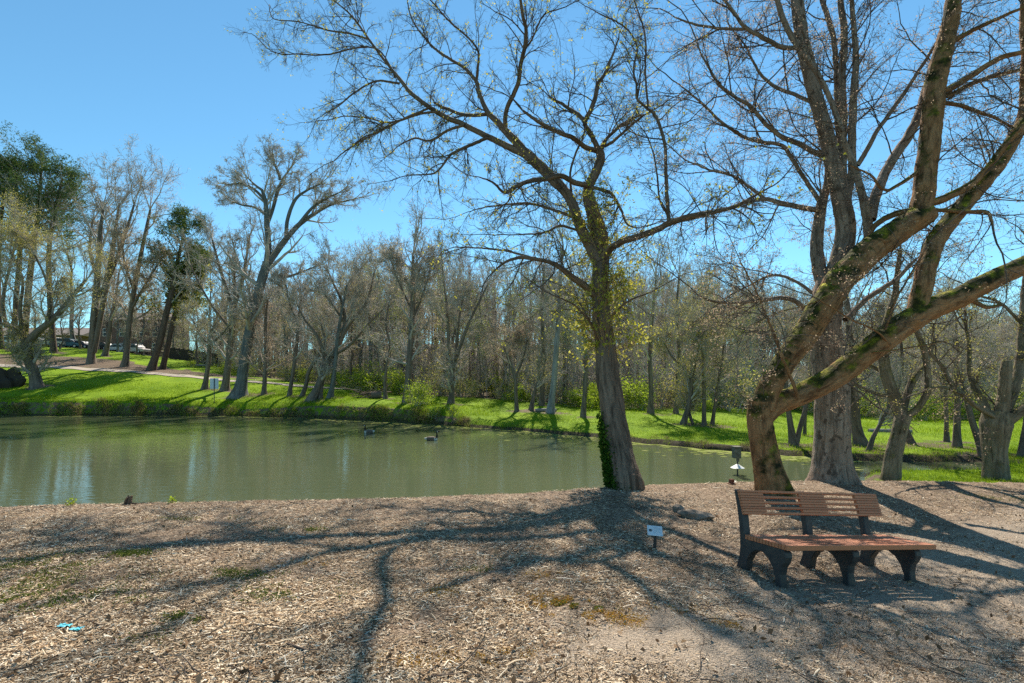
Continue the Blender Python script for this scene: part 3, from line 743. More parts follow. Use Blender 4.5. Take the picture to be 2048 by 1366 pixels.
# leafy shoots sprouting from the lower trunk
g = np.random.default_rng(77)
org = np.array(lb); tr = crom(TL([(1225, 820, 66), (1215, 745, 63), (1211, 690, 52), (1204, 640, 47), (1200, 590, 47), (1201, 545, 46), (1203, 510, 44), (1187, 425, 36)], 0.5, 1.8), 40)
tr[:, :3] -= org
A = spawn(tr[None, :, :3], tr[None, :, 3], 125, 0.18, 0.97, 1.05, 0.25, 0.0, 0.3, g)
kk = g.uniform(0.5, 2.3, len(A[0]))
low = A[0][:, 2] < 2.3; kk = np.where(low, kk * 1.2, kk * 0.7)
S1 = grow(A[0], A[1] + np.array([0, 0, 0.15]), kk, np.full(len(kk), 0.009), 8, 0.10, 0.02, 0.4, g)
S2 = grow(*spawn(*S1, 9, 0.35, 1, 0.7, 0.25, 0.45, 0.6, g, 0.4, 0.12, 0.0025), 5, 0.12, 0.0, 0.5, g)
tb = TB(); tb.add(*S1, 5); tb.add(*S2, 3); so = tb.build('shoot', M['shoot'], leaning)
pts = np.vstack([tip_points(S1[0], g, 1)] + [tip_points(S2[0], g, 0.7, a) for a in (False, True)])
leaves('leaves', pts, 0.08, M['leaf_yellow'], so, g, 3, 0.04)

# ivy climbing the shaded side of the leaning trunk
g = np.random.default_rng(5); tr = crom(TL([(1252, 975, 84), (1238, 900, 76), (1225, 820, 66)], 0, 0.5), 30)
i = (g.beta(1.0, 1.7, 1500) * 29).astype(int); a = g.normal(math.pi * 1.08, 0.42 - 0.008 * i, 1500)
ps = np.stack([tr[i, 0] + np.cos(a) * tr[i, 3] * 1.2, tr[i, 1] + np.sin(a) * tr[i, 3] * 1.2, tr[i, 2] + g.normal(0, 0.03, 1500)], 1)
ivy = leaves('ivy', ps, 0.06, M['leaf_ivy'], None, g, 1, 0.012, 0.9)
tag(ivy, 'dark green ivy climbing the foot of the leaning tree', 'ivy')

# --- mossy two limbed tree behind the bench
mb_ = hit(1546, 985); DM = mb_[1]
def TM(pts, a, b, w0=None, w1=None): return trace(pts, DM + a, DM + b, w0, w1)
mos = []
mos.append(dict(pts=TM([(1547, 987, 66), (1534, 930, 60), (1524, 880, 56), (1520, 840, 55), (1523, 805, 56)], 0, 0.05), k=26, step=0.04, t0=0.6, d=0.3))
mos.append(dict(pts=TM([(1524, 815, 52), (1542, 765, 50), (1568, 718, 52), (1600, 672, 56), (1642, 610, 58), (1690, 548, 60), (1740, 502, 60), (1790, 467, 58), (1832, 440, 54), (1852, 428, 50)], 0.05, 0.9), k=22, step=0.04, cap=True, t0=0.2, d=0.5))
mos.append(dict(pts=TM([(1836, 440, 46), (1847, 385, 45), (1853, 320, 43), (1860, 240, 41), (1870, 170, 41), (1884, 105, 37), (1896, 50, 34), (1907, 0, 32), (1916, -60, 26)], 0.85, 1.5), k=18, t0=0.1, d=0.8))
mos.append(dict(pts=TM([(1522, 832, 50), (1556, 806, 48), (1600, 788, 47), (1650, 762, 50), (1705, 722, 54), (1760, 680, 56), (1812, 645, 56), (1870, 614, 50), (1930, 585, 45), (1990, 555, 42), (2050, 528, 40), (2130, 490, 34), (2230, 440, 26)], 0.1, 0.7), k=22, step=0.04, t0=0.2, d=0.5))
mos.append(dict(pts=TM([(1832, 640, 40), (1842, 590, 41), (1852, 540, 41), (1872, 482, 38), (1902, 438, 36), (1945, 385, 34), (1992, 330, 32), (2030, 272, 29), (2062, 220, 26), (2090, 130, 20)], 0.33, 1.6), k=16, t0=0.2))
mos.append(dict(pts=TM([(1850, 408, 18), (1885, 398, 18), (1932, 375, 17), (1972, 342, 15), (2012, 290, 14), (2060, 240, 11), (2110, 200, 8)], 0.9, 0.4), k=10))
mos.append(dict(pts=TM([(1828, 420, 14), (1785, 430, 13), (1748, 455, 12), (1735, 485, 8)], 0.85, 1.2), k=8))
mos.append(dict(pts=TM([(1868, 185, 15), (1900, 175, 14), (1942, 150, 13), (2000, 115, 12), (2060, 100, 9), (2110, 85, 6)], 1.3, 0.6), k=9))
mos.append(dict(pts=TM([(1866, 200, 12), (1900, 190, 11), (1960, 162, 10), (2050, 135, 8)], 1.2, 2.0), k=8))
mos.append(dict(pts=TM([(1885, 95, 12), (1920, 75, 11), (1965, 52, 9), (2048, 15, 6)], 1.35, 0.7), k=8))
mos.append(dict(pts=TM([(1858, 212, 10), (1900, 205, 9), (1970, 225, 7), (2040, 262, 4)], 1.2, 1.6), k=8))
mos.append(dict(pts=TM([(1852, 330, 9), (1800, 370, 8), (1770, 380, 6), (1745, 350, 5), (1700, 330, 3)], 1.0, 0.5), k=7))
mos.append(dict(pts=TM([(1870, 420, 9), (1930, 425, 9), (1975, 425, 8), (1985, 450, 5)], 0.9, 0.3), k=7))
mos.append(dict(pts=TM([(1940, 600, 10), (1975, 615, 9), (2003, 610, 6)], 0.42, 0.2), k=7, twigs=False))
mos.append(dict(pts=TM([(1598, 798, 8), (1585, 765, 8), (1570, 730, 7), (1555, 690, 6), (1535, 640, 5), (1510, 575, 4), (1480, 520, 2)], -0.1, -0.6), k=7, d=1.6))
mos.append(dict(pts=TM([(1780, 690, 6), (1750, 660, 5), (1690, 630, 4), (1640, 600, 3)], 0.1, -0.4), k=6))
mos.append(dict(pts=TM([(1770, 660, 6), (1790, 600, 5), (1815, 560, 4), (1850, 500, 3)], 0.1, -0.2), k=6))
mos.append(dict(pts=TM([(1745, 705, 4), (1790, 700, 3.5), (1850, 690, 3), (1905, 680, 2)], 0.05, -0.6), k=5))
mos.append(dict(pts=TM([(1660, 590, 4), (1620, 610, 3.5), (1560, 625, 3), (1500, 650, 2)], 0.05, -0.6), k=5))
mos.append(dict(pts=TM([(2032, 272, 22), (2042, 235, 20), (2047, 170, 20), (2048, 80, 19), (2052, -20, 16), (2056, -90, 11)], 1.35, 1.6), k=9))
mossy = hero('mossy_tree', 'thick forked tree behind the bench with green moss along its two slanting limbs', 'tree', mb_, mos, 8, (M['bark_mossy'], M['twig']),
     dens=2.5, leaf=(0.036, M['leaf_bud'], 0.28, 3, 0.03, 'leaves'), len1=(0.5, 2.1), n2=8, n3=6, rtw=0.0021, thick=0.7, roots=0.3, lump=0.05, flare_a=0.25)

# --- big grey barked tree
gb = hit(1664, 961); DG = gb[1]
def TG(pts, a, b, w0=None, w1=None): return trace(pts, DG + a, DG + b, w0, w1)
gre = []
gre.append(dict(pts=TG([(1664, 963, 78), (1664, 900, 72), (1665, 840, 70), (1664, 780, 68), (1656, 720, 66), (1650, 660, 66), (1655, 600, 64), (1664, 560, 62)], 0, 0.2), k=28, step=0.04, t0=0.7, d=0.2))
gre.append(dict(pts=TG([(1664, 575, 46), (1680, 520, 44), (1690, 455, 40), (1676, 366, 36), (1661, 300, 34), (1640, 215, 30), (1622, 140, 29), (1607, 73, 28), (1596, 0, 26), (1590, -40, 22)], 0.1, 0.3), k=16))
gre.append(dict(pts=TG([(1652, 590, 34), (1638, 540, 30), (1634, 480, 27), (1644, 410, 22), (1655, 366, 15), (1652, 300, 12), (1646, 240, 9)], 0.3, 0.9), k=14))
gre.append(dict(pts=TG([(1738, 480, 20), (1733, 430, 18), (1720, 366, 15), (1692, 285, 12), (1664, 201, 11), (1628, 135, 12), (1583, 73, 12), (1558, 15, 11), (1545, -30, 10)], -0.3, -0.5), k=12))
gre.append(dict(pts=TG([(1690, 560, 34), (1712, 520, 30), (1738, 480, 26)], 0.0, -0.3), k=12, twigs=False))
gre.append(dict(pts=TG([(1684, 400, 24), (1683, 330, 19), (1684, 260, 18), (1684, 201, 17), (1686, 146, 16), (1690, 91, 15), (1684, 20, 13), (1678, -40, 10)], 0.3, 0.6), k=12))
gre.append(dict(pts=TG([(1684, 330, 13), (1676, 250, 12), (1673, 139, 11), (1667, 73, 11), (1645, 5, 10), (1634, -30, 8)], 0.4, 1.0), k=12))
gre.append(dict(pts=TG([(1694, 400, 19), (1705, 330, 17), (1706, 256, 17), (1713, 146, 14), (1712, 91, 12), (1706, 10, 10), (1700, -30, 8)], 0.3, 0.0), k=10))
gre.append(dict(pts=TG([(1740, 440, 24), (1752, 390, 22), (1780, 330, 21), (1820, 270, 20), (1845, 215, 19), (1870, 120, 14), (1905, 20, 10)], -0.2, 0.9), k=12))
gre.append(dict(pts=TG([(1715, 330, 12), (1735, 300, 11), (1755, 262, 10), (1800, 195, 9), (1850, 120, 7), (1900, 40, 5)], 0.2, -0.6), k=8))
gre.append(dict(pts=TG([(1640, 422, 13), (1600, 415, 12), (1560, 406, 11), (1528, 398, 9), (1490, 405, 8), (1430, 425, 6), (1380, 440, 4)], 0.5, -0.2), k=9, d=1.3))
gre.append(dict(pts=TG([(1530, 398, 8), (1500, 375, 7), (1465, 352, 6), (1420, 338, 5), (1370, 320, 3)], 0.2, -0.5), k=7, d=1.3))
gre.append(dict(pts=TG([(1645, 312, 12), (1600, 290, 11), (1565, 275, 10), (1530, 245, 9), (1500, 210, 8), (1470, 190, 7), (1440, 165, 6), (1410, 120, 4), (1385, 60, 3)], 0.4, -0.3), k=8, d=1.3))
gre.append(dict(pts=TG([(1640, 405, 10), (1612, 360, 9), (1580, 310, 9), (1560, 290, 8), (1500, 280, 7), (1450, 250, 6), (1400, 205, 5), (1360, 170, 3)], 0.6, 1.2), k=8, d=1.3))
gre.append(dict(pts=TG([(1600, 95, 10), (1565, 97, 10), (1520, 75, 9), (1490, 55, 8), (1465, 20, 6), (1440, -10, 5)], 0.2, -0.3), k=8, d=1.3))
gre.append(dict(pts=TG([(1492, 58, 7), (1440, 55, 6), (1390, 48, 5), (1350, 35, 3)], 0.0, 0.4), k=7, d=1.3))
gre.append(dict(pts=TG([(1625, 205, 9), (1590, 190, 8), (1555, 175, 8), (1520, 145, 6), (1490, 90, 4)], 0.3, 0.9), k=7, d=1.3))
gre.append(dict(pts=TG([(1630, 640, 13), (1595, 605, 11), (1565, 596, 10), (1530, 600, 9), (1460, 606, 6), (1420, 600, 5), (1395, 590, 3)], 0.2, -0.5), k=8))
gre.append(dict(pts=TG([(1630, 590, 8), (1590, 560, 7), (1545, 550, 6), (1500, 570, 4)], 0.4, 1.0), k=7))
gre.append(dict(pts=TG([(1690, 640, 14), (1730, 600, 12), (1790, 560, 10), (1830, 520, 7)], 0.3, 0.9), k=8))
grey = hero('grey_tree', 'massive grey barked tree splitting into many upright stems behind the mossy limbs', 'tree', gb, gre, 21, (M['bark_grey'], M['twig']),
     dens=2.7, leaf=(0.038, M['leaf_bud'], 0.36, 3, 0.04, 'leaves'), len1=(0.5, 2.2), n2=8, n3=6.5, rtw=0.0022, thick=0.75, roots=0.42, lump=0.035, trop=0.01, flare_a=0.3)

# --- two smaller trees on the grass right of the grey one
yb = hit(1781, 961, 12.4); DY = yb[1]
def TY(pts, a, b): return trace(pts, DY + a, DY + b)
yl = [dict(pts=TY([(1781, 963, 36), (1786, 920, 33), (1797, 870, 30), (1806, 832, 32)], 0, 0.05), k=20, step=0.04, d=0.2, t0=0.7),
      dict(pts=TY([(1806, 838, 28), (1792, 800, 27), (1778, 765, 24), (1767, 720, 22), (1768, 680, 19), (1775, 640, 16), (1790, 580, 13), (1800, 500, 9)], 0.05, 0.5), k=12),
      dict(pts=TY([(1806, 825, 16), (1814, 785, 15), (1828, 755, 14), (1845, 735, 12), (1856, 715, 9), (1870, 680, 6)], 0.1, 0.8), k=10),
      dict(pts=TY([(1808, 836, 16), (1832, 818, 15), (1850, 790, 14), (1856, 760, 13), (1851, 720, 13), (1845, 690, 11), (1834, 660, 10), (1830, 610, 8), (1838, 540, 5)], 0.0, -0.7), k=11),
      dict(pts=TY([(1785, 790, 10), (1760, 790, 8), (1735, 780, 7), (1705, 765, 5), (1690, 755, 3)], 0.1, -0.3), k=7),
      dict(pts=TY([(1768, 745, 9), (1740, 732, 8), (1725, 722, 6), (1690, 690, 4)], 0.3, 0.9), k=7)]
hero('forked_tree', 'small forked tree with a slanting trunk standing on the grass right of the grey tree', 'tree', yb, yl, 31, (M['bark_green'], M['twig']),
     dens=2.0, leaf=(0.04, M['leaf_olive'], 0.2, 3, 0.03, 'leaves'), len1=(0.5, 1.6), n2=8, n3=6, rtw=0.003, roots=0.08, flare_a=0.1)
sb = hit(1990, 958, 12.6); DS = sb[1]
def TS(pts, a, b): return trace(pts, DS + a, DS + b)
sl = [dict(pts=TS([(1990, 960, 46), (1990, 910, 42), (1990, 880, 48), (1992, 850, 58), (1996, 825, 52)], 0, 0.05), k=20, step=0.04, d=0.2, t0=0.7),
      dict(pts=TS([(1998, 840, 30), (2004, 800, 25), (2008, 765, 23), (2012, 735, 22), (2014, 722, 19)], 0.0, -0.15), k=14, twigs=False, cap=True, step=0.03),
      dict(pts=TS([(2004, 850, 26), (2032, 828, 22), (2070, 800, 18), (2120, 750, 12)], 0.0, -0.6), k=10),
      dict(pts=TS([(2008, 830, 24), (2030, 770, 22), (2042, 720, 21), (2046, 660, 20), (2052, 590, 16), (2060, 500, 11)], 0.1, 0.6), k=12),
      dict(pts=TS([(1982, 845, 18), (1968, 810, 17), (1952, 780, 14), (1940, 740, 12), (1938, 690, 9), (1930, 640, 6)], 0.0, 0.8), k=9),
      dict(pts=TS([(1990, 835, 11), (1955, 815, 11), (1925, 790, 10), (1900, 778, 9), (1875, 775, 6), (1855, 778, 4)], -0.1, -0.6), k=8),
      dict(pts=TS([(1935, 795, 10), (1905, 770, 10), (1885, 735, 9), (1862, 705, 7), (1850, 690, 5)], -0.2, -0.3), k=8),
      dict(pts=TS([(2047, 650, 7), (2000, 605, 6), (1960, 590, 5), (1930, 570, 3)], 0.5, 0.2), k=7)]
hero('broken_topped_tree', 'stout tree with a snapped off upright stub between its spreading limbs', 'tree', sb, sl, 37, (M['bark_green'], M['twig']),
     dens=2.2, leaf=(0.045, M['leaf_olive'], 0.2, 3, 0.03, 'leaves'), len1=(0.5, 1.7), n2=8, n3=6, rtw=0.003, roots=0.06, flare_a=0.06)

# ------------------------------------------------------------------ lawn trees across the pond, each traced on its own
def lawn_tree(name, label, base, stems, mats, seed, leafspec=None, cps=None, dep=(0, 0.03), **cp):
    b = hit(base[0], base[1], 14.5); d = b[1]; g = np.random.default_rng(seed + 900)
    TRUNK_XY.append((b[0], b[1], base[2]))
    st = []
    for i, s in enumerate(stems):
        a = 0.0 if i == 0 else g.uniform(-dep[1], dep[1]) * d
        tr = trace(s, d, d + a)
        if i == 0: tr[0][2] = b[2]
        st.append(crom(tr, 18))
    rm = 0.00027 * d
    cp.setdefault('rmin', rm); cp.setdefault('lm', 0.045 * d)
    return make_tree(name, label, 'tree', st, mats, seed, None, b, leafspec, **cp)

BF, TF, TR_ = M['bark_far'], M['twig_far'], M['twig_red']
def LS(k, frac, size=0.16, per=2, spread=0.12): return (size * 0.62, M[k], frac * 0.55, per, spread * 1.2)
lawn_tree('curved_tree', 'dark tree with an S curved trunk and yellow green crown on the left lawn', (74, 776, 1.2),
  [[(75, 776, 23), (68, 748, 21), (56, 715, 19), (50, 690, 20)], [(50, 692, 17), (75, 664, 15), (110, 635, 12), (148, 588, 8), (172, 560, 5)], [(49, 692, 13), (42, 670, 11), (18, 652, 10), (-20, 640, 8), (-60, 605, 5)],
   [(92, 652, 8), (100, 610, 7), (92, 560, 5), (70, 510, 4)], [(12, 654, 8), (6, 600, 7), (18, 540, 5), (35, 470, 4)], [(46, 680, 9), (40, 620, 7), (45, 560, 5), (20, 500, 4)]],
  (BF, TF), 101, LS('leaf_olive', 0.65, 0.18, 3, 0.35), n1=10, n2=9, n3=8, t0=0.3, l1=0.6, n_end=3)
lawn_tree('twin_trunk_tree', 'thick dark double trunk tree with dense upright bare branches above the mulch slope', (185, 728, 1.3),
  [[(182, 728, 15), (184, 690, 14), (190, 620, 15), (196, 540, 12), (200, 470, 9), (206, 420, 5)], [(188, 705, 11), (200, 640, 10), (215, 560, 11), (228, 480, 8), (238, 410, 4)], [(194, 600, 9), (225, 540, 8), (250, 470, 6), (268, 410, 4)], [(195, 560, 8), (180, 500, 6), (185, 440, 4)]],
  (BF, TF), 102, LS('leaf_rust', 0.25, 0.18, 2, 0.2), n1=8, a1=0.5, n2=8, n3=7, t0=0.35, l1=0.4, trop=0.1)
lawn_tree('russet_tree', 'russet brown tree with a straight trunk between the twin trunk tree and the pines', (254, 733, 1),
  [[(250, 733, 13), (254, 700, 12), (262, 620, 10), (276, 540, 9), (290, 470, 7), (300, 420, 4)], [(262, 620, 6), (290, 570, 5), (315, 530, 3)], [(268, 580, 6), (250, 530, 5), (245, 490, 3)]],
  (BF, TR_), 103, LS('leaf_rust', 0.7, 0.2, 3, 0.25), n1=10, n2=8, n3=7, t0=0.3, l1=0.36)
lawn_tree('small_tree', 'small dark trunk tree standing up the slope right of the twin trunk tree', (210, 712, 0.8),
  [[(210, 712, 11), (217, 680, 9), (222, 640, 8), (232, 590, 6), (238, 545, 3)]], (BF, TF), 104, LS('leaf_olive', 0.4, 0.2, 2, 0.2), n1=11, n2=8, n3=7, t0=0.3, l1=0.5)
lawn_tree('budding_tree', 'short budding tree just left of the white sign with a crooked trunk', (409, 779, 0.8),
  [[(409, 779, 12), (414, 748, 10), (418, 715, 9), (420, 680, 8), (430, 645, 5)], [(420, 690, 5), (440, 672, 4), (460, 650, 3)], [(419, 690, 5), (400, 670, 4), (385, 640, 3)]],
  (BF, TF), 105, LS('leaf_olive', 0.5, 0.14, 2, 0.15), n1=8, n2=8, n3=7, t0=0.3, l1=0.6)
lawn_tree('bare_tree', 'bare tree with a wide fan of branches just left of the tall leaning one', (450, 781, 1.1),
  [[(450, 781, 17), (455, 740, 14), (461, 690, 13), (467, 640, 12), (470, 605, 10)], [(468, 625, 9), (452, 575, 8), (438, 530, 6), (425, 480, 4)], [(470, 610, 9), (485, 560, 8), (492, 520, 6), (500, 470, 3)], [(470, 605, 7), (468, 560, 6), (470, 510, 4)], [(464, 660, 6), (430, 620, 5), (400, 570, 4), (380, 530, 3)]],
  (BF, TF), 106, LS('leaf_olive', 0.1, 0.14, 2, 0.1), n1=8, n2=8, n3=7, t0=0.35, l1=0.55)
lawn_tree('tall_leaning_tree', 'tallest tree on the far lawn with a smooth slate trunk leaning to the right', (480, 792, 1.6),
  [[(479, 793, 27), (484, 760, 24), (490, 715, 22), (500, 660, 21), (513, 605, 20), (524, 560, 20), (535, 525, 19)],
   [(534, 530, 15), (537, 490, 13), (534, 450, 12), (532, 410, 10), (524, 380, 7), (512, 372, 5), (498, 358, 3)], [(536, 525, 17), (552, 505, 14), (572, 478, 12), (595, 452, 11), (625, 430, 8), (660, 410, 6), (700, 400, 3)],
   [(534, 450, 9), (545, 420, 8), (556, 380, 7), (566, 358, 5), (580, 338, 3)], [(572, 478, 9), (575, 440, 8), (590, 400, 7), (612, 382, 5), (640, 368, 3)], [(530, 400, 7), (510, 380, 6), (486, 368, 5), (462, 368, 3)], [(533, 430, 7), (510, 415, 5), (484, 410, 4), (466, 404, 2)],
   [(595, 452, 8), (625, 415, 6), (652, 398, 5), (676, 386, 3)], [(545, 550, 7), (575, 553, 6), (605, 543, 4), (640, 530, 2)], [(560, 360, 6), (556, 345, 5), (549, 330, 3)]],
  (M['bark_slate'], TF), 107, LS('leaf_olive', 0.16, 0.15, 2, 0.35), n1=9, n2=7, n3=6, n4=2.5, t0=0.45, l1=0.5, n_end=3, roots=0.5, lm=2.3, wig=0.09)
lawn_tree('rusty_sapling', 'thin straight tree with rusty buds standing right of the tall leaning one', (528, 789, 0.8),
  [[(528, 789, 10), (530, 750, 9), (532, 700, 8), (531, 650, 7), (535, 600, 4)]], (BF, TR_), 108, LS('leaf_rust', 0.5, 0.13, 2, 0.15), n1=13, n2=8, n3=7, t0=0.2, l1=0.42)
lawn_tree('slim_tree', 'slim bare tree tilting slightly right in the middle of the far lawn', (580, 792, 0.8),
  [[(579, 792, 9), (585, 750, 8), (591, 710, 8), (597, 650, 7), (602, 600, 5)], [(597, 650, 5), (580, 610, 4), (572, 570, 3)]], (BF, TF), 109, LS('leaf_rust', 0.2, 0.13, 2, 0.1), n1=10, n2=8, n3=7, t0=0.35, l1=0.5)
lawn_tree('bent_tree', 'short dark tree bending sharply right beside the slim tilted tree', (605, 793, 0.8),
  [[(604, 793, 9), (612, 770, 9), (617, 745, 8), (630, 722, 7), (645, 695, 5), (655, 670, 3)]], (BF, TF), 110, LS('leaf_olive', 0.2, 0.13, 2, 0.1), n1=10, n2=8, n3=6, t0=0.4, l1=0.5)
lawn_tree('twisted_tree', 'twisted dark tree with long forking limbs slanting up from the far lawn', (628, 799, 1.3),
  [[(625, 800, 20), (636, 775, 16), (646, 748, 15), (651, 728, 14)], [(650, 732, 9), (646, 700, 8), (630, 665, 7), (610, 640, 5), (595, 610, 3)], [(650, 735, 12), (668, 705, 11), (685, 672, 10), (690, 640, 8), (682, 600, 6), (668, 570, 5), (655, 540, 3)], [(686, 670, 8), (705, 640, 7), (730, 610, 6), (742, 575, 4), (748, 545, 3)], [(665, 712, 7), (700, 690, 6), (735, 650, 5), (765, 620, 3)], [(690, 645, 5), (672, 620, 5), (650, 590, 3)]],
  (BF, TF), 111, LS('leaf_rust', 0.15, 0.13, 2, 0.1), n1=6, n2=8, n3=7, t0=0.35, l1=0.5)
lawn_tree('bare_tree', 'thin bare trunk standing right behind the twisted tree', (641, 797, 0.6), [[(641, 797, 8), (645, 765, 7), (652, 720, 6), (650, 680, 5), (640, 640, 3)]], (BF, TF), 112, None, n1=9, n2=7, n3=6, t0=0.4, l1=0.45)
lawn_tree('bare_tree', 'straight grey brown tree just right of the twisted tree', (661, 796, 0.9),
  [[(660, 796, 12), (666, 765, 10), (671, 720, 9), (676, 670, 8), (684, 620, 6), (694, 570, 4)], [(676, 670, 5), (700, 630, 4), (712, 590, 3)]], (M['bark_slate'], TF), 113, LS('leaf_olive', 0.2, 0.13, 2, 0.1), n1=11, n2=8, n3=7, t0=0.35, l1=0.45)
lawn_tree('crooked_tree', 'thin crooked tree beside the brush pile at the woods edge', (771, 799, 0.7), [[(771, 799, 8), (770, 765, 7), (774, 730, 6), (780, 690, 6), (772, 650, 5), (778, 605, 3)]], (BF, TF), 114, LS('leaf_bush', 0.2, 0.13, 2, 0.1), n1=11, n2=8, n3=6, t0=0.3, l1=0.4)
lawn_tree('dark_tall_tree', 'tall dark straight tree with a green bush growing at its foot', (814, 806, 1.2),
  [[(813, 806, 16), (816, 760, 14), (820, 700, 14), (825, 620, 12), (826, 560, 10), (826, 510, 6)], [(824, 640, 6), (845, 590, 5), (860, 540, 3)], [(824, 620, 6), (800, 570, 5), (785, 530, 3)]], (BF, TF), 115, LS('leaf_rust', 0.3, 0.16, 2, 0.2), n1=16, n2=8, n3=7, t0=0.3, l1=0.32)
lawn_tree('forked_lawn_tree', 'bare tree forking low into a tall narrow vase of branches', (902, 808, 1.0),
  [[(902, 808, 14), (904, 775, 12), (905, 730, 11)], [(905, 735, 9), (897, 690, 8), (896, 640, 7), (890, 580, 5), (884, 530, 3)], [(906, 735, 9), (918, 700, 8), (934, 655, 7), (955, 610, 5), (975, 570, 3)], [(912, 712, 6), (915, 660, 5), (925, 600, 4)]], (BF, TF), 116, LS('leaf_olive', 0.1, 0.13, 2, 0.1), n1=9, n2=8, n3=7, t0=0.3, l1=0.5)
lawn_tree('leaning_woods_tree', 'thin dark tree leaning right behind the low forking bare tree', (884, 791, 0.8), [[(883, 791, 9), (888, 755, 8), (896, 715, 8), (908, 670, 6), (918, 620, 4)]], (BF, TF), 117, None, n1=10, n2=7, n3=6, t0=0.4, l1=0.45)
lawn_tree('bare_tree', 'short spreading tree with reddish twigs on the bright grass across the pond', (1034, 824, 0.9),
  [[(1034, 824, 9), (1032, 790, 8), (1030, 755, 8), (1020, 722, 6), (1006, 692, 4)], [(1031, 755, 6), (1045, 720, 5), (1055, 680, 3)]], (BF, TR_), 118, LS('leaf_rust', 0.5, 0.12, 2, 0.12), n1=9, n2=8, n3=7, t0=0.35, l1=0.6)
lawn_tree('bare_tree', 'small dark tree leaning right beside the pale trunk', (1063, 821, 0.8), [[(1062, 821, 10), (1066, 800, 9), (1072, 775, 7), (1085, 745, 6), (1092, 710, 3)]], (BF, TF), 119, LS('leaf_olive', 0.3, 0.12, 2, 0.1), n1=10, n2=8, n3=6, t0=0.35, l1=0.5)
lawn_tree('pale_trunk_tree', 'tall tree with a pale whitish trunk at the woods edge', (1102, 826, 1.0),
  [[(1101, 826, 15), (1106, 780, 14), (1110, 735, 13), (1114, 680, 12), (1118, 610, 10), (1122, 540, 7), (1126, 490, 4)]], (M['bark_pale'], TF), 120, LS('leaf_olive', 0.1, 0.13, 2, 0.1), n1=16, n2=8, n3=6, t0=0.45, l1=0.3)
lawn_tree('dark_tall_tree', 'dark tall tree standing directly behind the pale trunk', (1083, 812, 0.9), [[(1083, 812, 11), (1085, 760, 10), (1087, 690, 9), (1084, 620, 8), (1088, 540, 4)]], (BF, TF), 121, None, n1=15, n2=8, n3=6, t0=0.4, l1=0.32)
lawn_tree('dark_tall_tree', 'straight dark tree just left of the leaning trunk across the water', (1166, 833, 0.9), [[(1166, 833, 11), (1170, 780, 10), (1172, 710, 9), (1168, 640, 7), (1172, 560, 4)]], (BF, TF), 122, LS('leaf_bush', 0.2, 0.12, 2, 0.1), n1=15, n2=8, n3=6, t0=0.3, l1=0.36)
lawn_tree('dark_tall_tree', 'straight dark trunk just right of the leaning tree across the water', (1301, 827, 0.9), [[(1301, 827, 12), (1302, 780, 10), (1300, 715, 9), (1304, 640, 8), (1312, 560, 4)]], (BF, TF), 123, LS('leaf_bush', 0.25, 0.12, 2, 0.12), n1=15, n2=8, n3=6, t0=0.3, l1=0.36)
lawn_tree('dark_tall_tree', 'thin straight dark trunk second to the right of the leaning tree', (1352, 827, 0.8), [[(1352, 827, 10), (1355, 770, 9), (1358, 700, 8), (1354, 620, 6), (1358, 550, 3)]], (BF, TF), 124, None, n1=14, n2=8, n3=6, t0=0.4, l1=0.34)
lawn_tree('leaning_lawn_tree', 'short dark tree with two legs and a bent top on the bright right lawn', (1370, 849, 1.0),
  [[(1366, 849, 11), (1374, 822, 10), (1381, 790, 10), (1383, 755, 9)], [(1386, 848, 7), (1379, 828, 7), (1377, 810, 7)], [(1383, 758, 6), (1368, 735, 5), (1345, 715, 4), (1330, 690, 3)], [(1383, 758, 7), (1392, 720, 6), (1400, 680, 4)]], (BF, TF), 125, LS('leaf_yellow', 0.4, 0.1, 3, 0.12), n1=7, n2=8, n3=7, t0=0.5, l1=0.65)
lawn_tree('bare_tree', 'straight thin tree with olive buds left of the mossy tree', (1408, 851, 0.8), [[(1408, 851, 9), (1408, 800, 8), (1407, 745, 7), (1404, 690, 6), (1400, 640, 3)]], (BF, TF), 126, LS('leaf_olive', 0.6, 0.1, 3, 0.12), n1=13, n2=8, n3=7, t0=0.3, l1=0.42)
lawn_tree('bare_tree', 'second thin tree from the mossy tree, slightly tilted right', (1424, 851, 0.8), [[(1424, 851, 8), (1430, 810, 7), (1436, 770, 7), (1444, 720, 5), (1450, 670, 3)]], (BF, TF), 127, LS('leaf_olive', 0.6, 0.1, 3, 0.12), n1=13, n2=8, n3=7, t0=0.3, l1=0.42)
lawn_tree('split_trunk_tree', 'dark tree split into a V from the ground between the mossy and grey trees', (1588, 892, 1.0),
  [[(1586, 892, 15), (1583, 865, 13), (1578, 830, 11), (1572, 780, 9), (1575, 720, 7), (1570, 650, 4)], [(1592, 890, 12), (1600, 855, 11), (1610, 820, 9), (1618, 780, 8), (1625, 720, 5)]], (BF, TF), 128, LS('leaf_olive', 0.2, 0.09, 2, 0.1), n1=9, n2=8, n3=6, t0=0.5, l1=0.45)
lawn_tree('sapling', 'thin sapling on the grass just right of the V split tree', (1609, 871, 0.5), [[(1609, 871, 6), (1611, 830, 6), (1615, 780, 5), (1618, 720, 3)]], (BF, TF), 129, None, n1=10, n2=7, n3=6, t0=0.4, l1=0.4)
lawn_tree('flared_tree', 'dark tree with a flared foot just behind the right edge of the grey trunk', (1718, 891, 1.3),
  [[(1722, 892, 24), (1714, 860, 19), (1709, 815, 18), (1706, 760, 17), (1702, 700, 15), (1694, 620, 11), (1690, 540, 6)], [(1705, 740, 7), (1740, 690, 6), (1765, 640, 4)]], (BF, TF), 130, LS('leaf_olive', 0.15, 0.1, 2, 0.1), n1=11, n2=8, n3=6, t0=0.45, l1=0.38)
